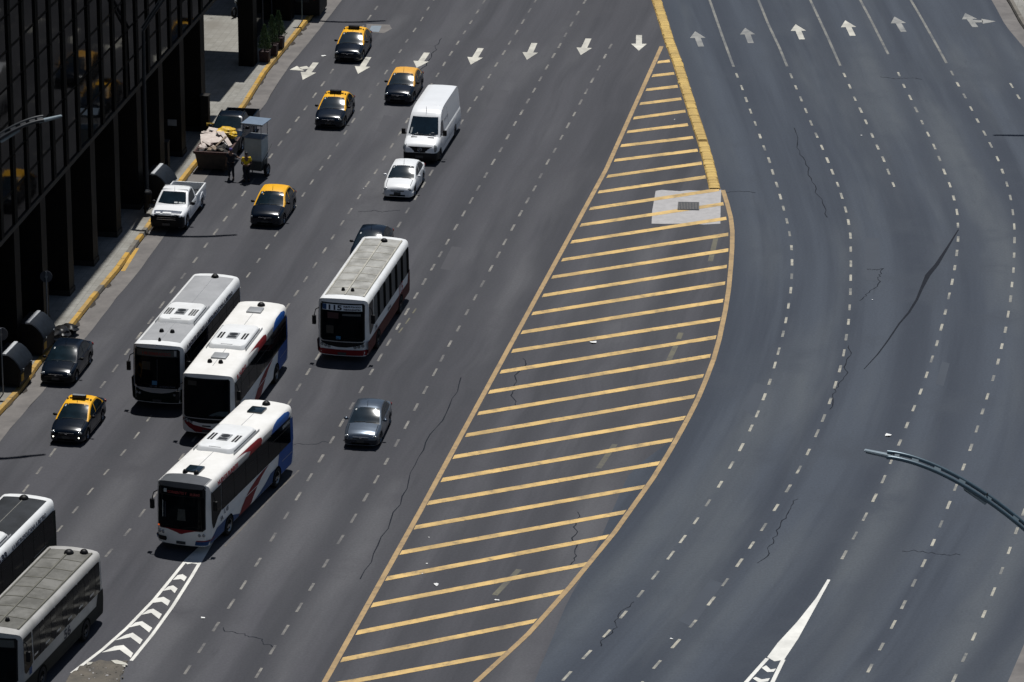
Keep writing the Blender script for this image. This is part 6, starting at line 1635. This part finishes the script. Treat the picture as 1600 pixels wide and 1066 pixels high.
# motorbike on the forecourt
def motorbike():
    r = at(366, 27, 'motorbike', 'black motorbike parked on the forecourt between the two dark buildings', 'motorbike', None, 25)
    for y in (0, 1.3):
        mb = MB(); mb.lathe([(.20, -.05), (.30, -.05), (.31, 0), (.30, .05), (.20, .05), (.20, -.05)], 'X', 22, Matrix.Translation((0, y, .31))); t = mb.build('wheel', M_['tyre'], r, smooth=50)
        mb = MB()
        for k in range(6): a = k * math.pi / 3; mb.tube([(0, y, .31), (0, y + .21 * math.cos(a), .31 + .21 * math.sin(a))], .012, 5)
        mb.build('rim', M_['steel'], t)
    mb = MB(); mb.tube([(0, 0, .31), (0, .28, .85), (0, .35, .98)], .035, 7); mb.build('fork', M_['steel'], r)
    mb = MB(); mb.tube([(0, .3, .85), (0, .55, .45), (0, .95, .42), (0, 1.3, .31)], .04, 7); mb.tube([(0, .4, .75), (0, .95, .72), (0, 1.4, .78)], .04, 7); mb.build('frame', M_['black_plastic'], r)
    mb = MB(); mb.ell((0, .58, .82), (.14, .26, .13)); mb.build('tank', M_['dark_paint'], r, smooth=60)
    mb = MB(); mb.ell((0, 1.08, .80), (.13, .36, .07)); mb.build('seat', M_['black_plastic'], r, smooth=60)
    mb = MB(); mb.tube([(-.34, .42, 1.04), (-.15, .34, 1.02), (.15, .34, 1.02), (.34, .42, 1.04)], .018, 6); mb.build('handlebar', M_['steel_dk'], r)
    mb = MB(); mb.ell((0, .2, .92), (.09, .08, .09)); mb.build('headlight', M_['lens'], r, smooth=60)
    mb = MB(); mb.bbox(-.12, .12, .62, .95, .3, .56, .05); mb.build('engine', M_['steel_dk'], r)
motorbike()
# refuse sacks dumped on the kerb
for i, (px_, py_, rr, lb) in enumerate(((84, 533, (.42, .50, .34), 'black refuse sack on the kerb, nearest of three beside the black sedan'), (95, 525, (.46, .62, .30), 'black refuse sack in the middle of three on the kerb by the black sedan'), (108, 517, (.36, .55, .22), 'flattened black refuse sack farthest of three on the kerb behind the black sedan'))):
    x, y = P(px_, py_, .165); o = lumpy(11 + i, rr, M_['sack'], 'refuse_sack'); o.location = (x, y, .165 + rr[2] * .5); o.rotation_euler.z = .4 * i; set_props(o, lb, 'refuse sack', 'refuse sacks by the black sedan')

# ------------------------------------------------------------------ people
def skin_mesh(joints, edges, root_i, subs=2):
    """joints: name -> (co, radius x, radius y); grown with a Skin modifier, then baked to a mesh"""
    me = bpy.data.meshes.new('skin'); names = list(joints); idx = {n: i for i, n in enumerate(names)}
    me.from_pydata([joints[n][0] for n in names], [(idx[a], idx[b]) for a, b in edges], [])
    o = bpy.data.objects.new('skin', me); COL.objects.link(o)
    m = o.modifiers.new('skin', 'SKIN'); m.use_smooth_shade = True
    for n in names:
        sv = me.skin_vertices[0].data[idx[n]]; sv.radius = joints[n][1:3]; sv.use_root = (n == root_i)
    s = o.modifiers.new('sub', 'SUBSURF'); s.levels = subs; s.render_levels = subs
    dg = bpy.context.evaluated_depsgraph_get(); out = bpy.data.meshes.new_from_object(o.evaluated_get(dg))
    bpy.data.objects.remove(o); return out
def mesh_part(me, name, m, parent):
    me.materials.clear(); me.materials.append(m); me.name = name
    o = bpy.data.objects.new(name, me); COL.objects.link(o); o.parent = parent; return o

def person(px, py, rot, label, pose, shirt, trousers, cap=None):
    x, y = P(px, py, 0); r = empty('person', (x, y, 0), R(-rot), label=label, cat='person')
    J = dict(pose)
    E = [('pelvis', 'waist'), ('waist', 'chest'), ('chest', 'neck'), ('neck', 'jaw'), ('jaw', 'skull'), ('skull', 'crown')]
    for s in 'lr':
        E += [('chest', 'sho' + s), ('sho' + s, 'elb' + s), ('elb' + s, 'wri' + s), ('wri' + s, 'palm' + s), ('pelvis', 'hip' + s), ('hip' + s, 'kne' + s), ('kne' + s, 'ank' + s), ('ank' + s, 'toe' + s)]
    body = skin_mesh(J, E, 'pelvis')
    # hands: four bent fingers and a thumb rooted in the palm
    bm = bmesh.new(); bm.from_mesh(body)
    for s in 'lr':
        w_, p_ = Vector(J['wri' + s][0]), Vector(J['palm' + s][0]); d = (p_ - w_).normalized(); sg = 1 if s == 'r' else -1
        ac = d.cross(Vector((0, -1, .2))).normalized(); nn = d.cross(ac).normalized()
        for k, ln in ((-1.5, .062), (-.5, .078), (.5, .082), (1.5, .07)):
            a = p_ + ac * k * .019; b = a + d * ln * .6 + nn * .008; c = b + d * ln * .5 + nn * .03
            fm = skin_mesh({'a': (tuple(a - d * .02), .011, .011), 'b': (tuple(b), .0095, .0095), 'c': (tuple(c), .008, .008)}, [('a', 'b'), ('b', 'c')], 'a', 1); bm.from_mesh(fm)
        a = w_ + d * .03 + ac * sg * .02; b = a + d * .03 + ac * sg * .03; c = b + d * .035 + ac * sg * .006
        bm.from_mesh(skin_mesh({'a': (tuple(a), .014, .014), 'b': (tuple(b), .011, .011), 'c': (tuple(c), .009, .009)}, [('a', 'b'), ('b', 'c')], 'a', 1))
    # nose and ears on the head
    hd = Vector(J['skull'][0]); f = Vector((0, -1, -.12)).normalized(); sidev = f.cross(Vector((0, 0, 1))).normalized(); upv = sidev.cross(f)
    def blob(c, rr):
        b2 = bmesh.new(); bmesh.ops.create_uvsphere(b2, u_segments=8, v_segments=6, radius=1)
        for v in b2.verts: v.co = Vector(c) + sidev * v.co.x * rr[0] + f * v.co.y * rr[1] + upv * v.co.z * rr[2]
        t = bpy.data.meshes.new('t'); b2.to_mesh(t); b2.free(); bm.from_mesh(t)
    blob(hd + f * .098 - upv * .03, (.016, .022, .028))
    for k in (-1, 1): blob(hd + sidev * k * .082 - upv * .02, (.012, .02, .032))
    blob(hd + f * .088 - upv * .075, (.026, .01, .008))
    bm.to_mesh(body); bm.free()
    body.polygons.foreach_set('use_smooth', [True] * len(body.polygons))
    bo = mesh_part(body, 'body', M_['skin'], r)
    for k in (-1, 1):
        mb = MB(); c = hd + f * .086 + sidev * k * .032 + upv * .0; mb.ell(tuple(c), (.014, .012, .009), 0, 8, 6); mb.build('eye', M_['eye'], bo, smooth=60)
    mb = MB(); c = hd + upv * .035 - f * .018; mb.ell(tuple(c), (.092, .105, .092), 0, 16, 10); mb.build('cap' if cap else 'hair', cap or M_['hair'], r, smooth=60)
    g = lambda n, k: (J[n][0], J[n][1] * k, J[n][2] * k)
    mid = lambda a, b, t: tuple(Vector(J[a][0]).lerp(Vector(J[b][0]), t))
    sh = {'waist': g('waist', 1.22), 'chest': g('chest', 1.16), 'hem': (tuple(Vector(J['pelvis'][0]) + Vector((0, 0, .0))), J['pelvis'][1] * 1.18, J['pelvis'][2] * 1.15), 'nk': (mid('chest', 'neck', .55), .085, .075)}
    se = [('hem', 'waist'), ('waist', 'chest'), ('chest', 'nk')]
    for s in 'lr':
        sh['s' + s] = g('sho' + s, 1.3); sh['e' + s] = (mid('sho' + s, 'elb' + s, .75), .066, .066); se += [('chest', 's' + s), ('s' + s, 'e' + s)]
    mesh_part(skin_mesh(sh, se, 'waist'), 'shirt', shirt, r)
    tr = {'p': g('pelvis', 1.13)}; te = []
    for s in 'lr':
        tr['h' + s] = g('hip' + s, 1.16); tr['k' + s] = g('kne' + s, 1.25); tr['a' + s] = (mid('kne' + s, 'ank' + s, .9), .062, .062); te += [('p', 'h' + s), ('h' + s, 'k' + s), ('k' + s, 'a' + s)]
    mesh_part(skin_mesh(tr, te, 'p'), 'trousers', trousers, r)
    for s in 'lr':
        a, t = Vector(J['ank' + s][0]), Vector(J['toe' + s][0]); mb = MB(); c = a.lerp(t, .45); d = (t - a); mb.ell((c.x, c.y, .045), (.052, .14, .05), 0, 12, 8); mb.build('shoe', M_['black_plastic'], r, smooth=60)
    return r
def base_pose(h=1.0):
    J = {'pelvis': ((0, 0, .95), .15, .11), 'waist': ((0, 0, 1.12), .135, .10), 'chest': ((0, .01, 1.34), .165, .115), 'neck': ((0, 0, 1.50), .055, .055), 'jaw': ((0, -.02, 1.585), .066, .075), 'skull': ((0, -.015, 1.65), .078, .092), 'crown': ((0, -.01, 1.715), .055, .065)}
    for s, k in (('l', -1), ('r', 1)):
        J['sho' + s] = ((k * .19, .01, 1.42), .062, .062); J['elb' + s] = ((k * .25, .03, 1.14), .044, .044); J['wri' + s] = ((k * .26, -.06, .90), .03, .03); J['palm' + s] = ((k * .262, -.085, .83), .036, .02)
        J['hip' + s] = ((k * .095, 0, .88), .09, .09); J['kne' + s] = ((k * .11, -.02, .48), .06, .06); J['ank' + s] = ((k * .12, .02, .09), .04, .04); J['toe' + s] = ((k * .13, -.13, .045), .04, .028)
    return J
pA = base_pose()
pA['elbr'] = ((.42, -.03, 1.27), .044, .044); pA['wrir'] = ((.66, -.08, 1.22), .03, .03); pA['palmr'] = ((.73, -.09, 1.21), .036, .02)
person(361.5, 280.5, 15, 'dark clothed person in a purple cap reaching an arm towards the food cart', pA, M_['navy_cloth'], M_['dark_cloth'], M_['purple_cap'])
pB = base_pose()
dz = -.06
pB = {k: ((v[0][0], v[0][1] - max(0, v[0][2] - .9) * .22, v[0][2] + dz * min(1, v[0][2] / .5)), v[1], v[2]) for k, v in pB.items()}
for s, k in (('l', -1), ('r', 1)):
    pB['elb' + s] = ((k * .27, -.10, 1.05), .046, .046); pB['wri' + s] = ((k * .10 - .03, -.36, 1.03), .032, .032); pB['palm' + s] = ((k * .05 - .03, -.42, 1.03), .036, .022)
person(385.5, 283.5, -8, 'person in a yellow shirt standing before the food cart with hands joined', pB, M_['yellow_shirt'], M_['dark_cloth'])
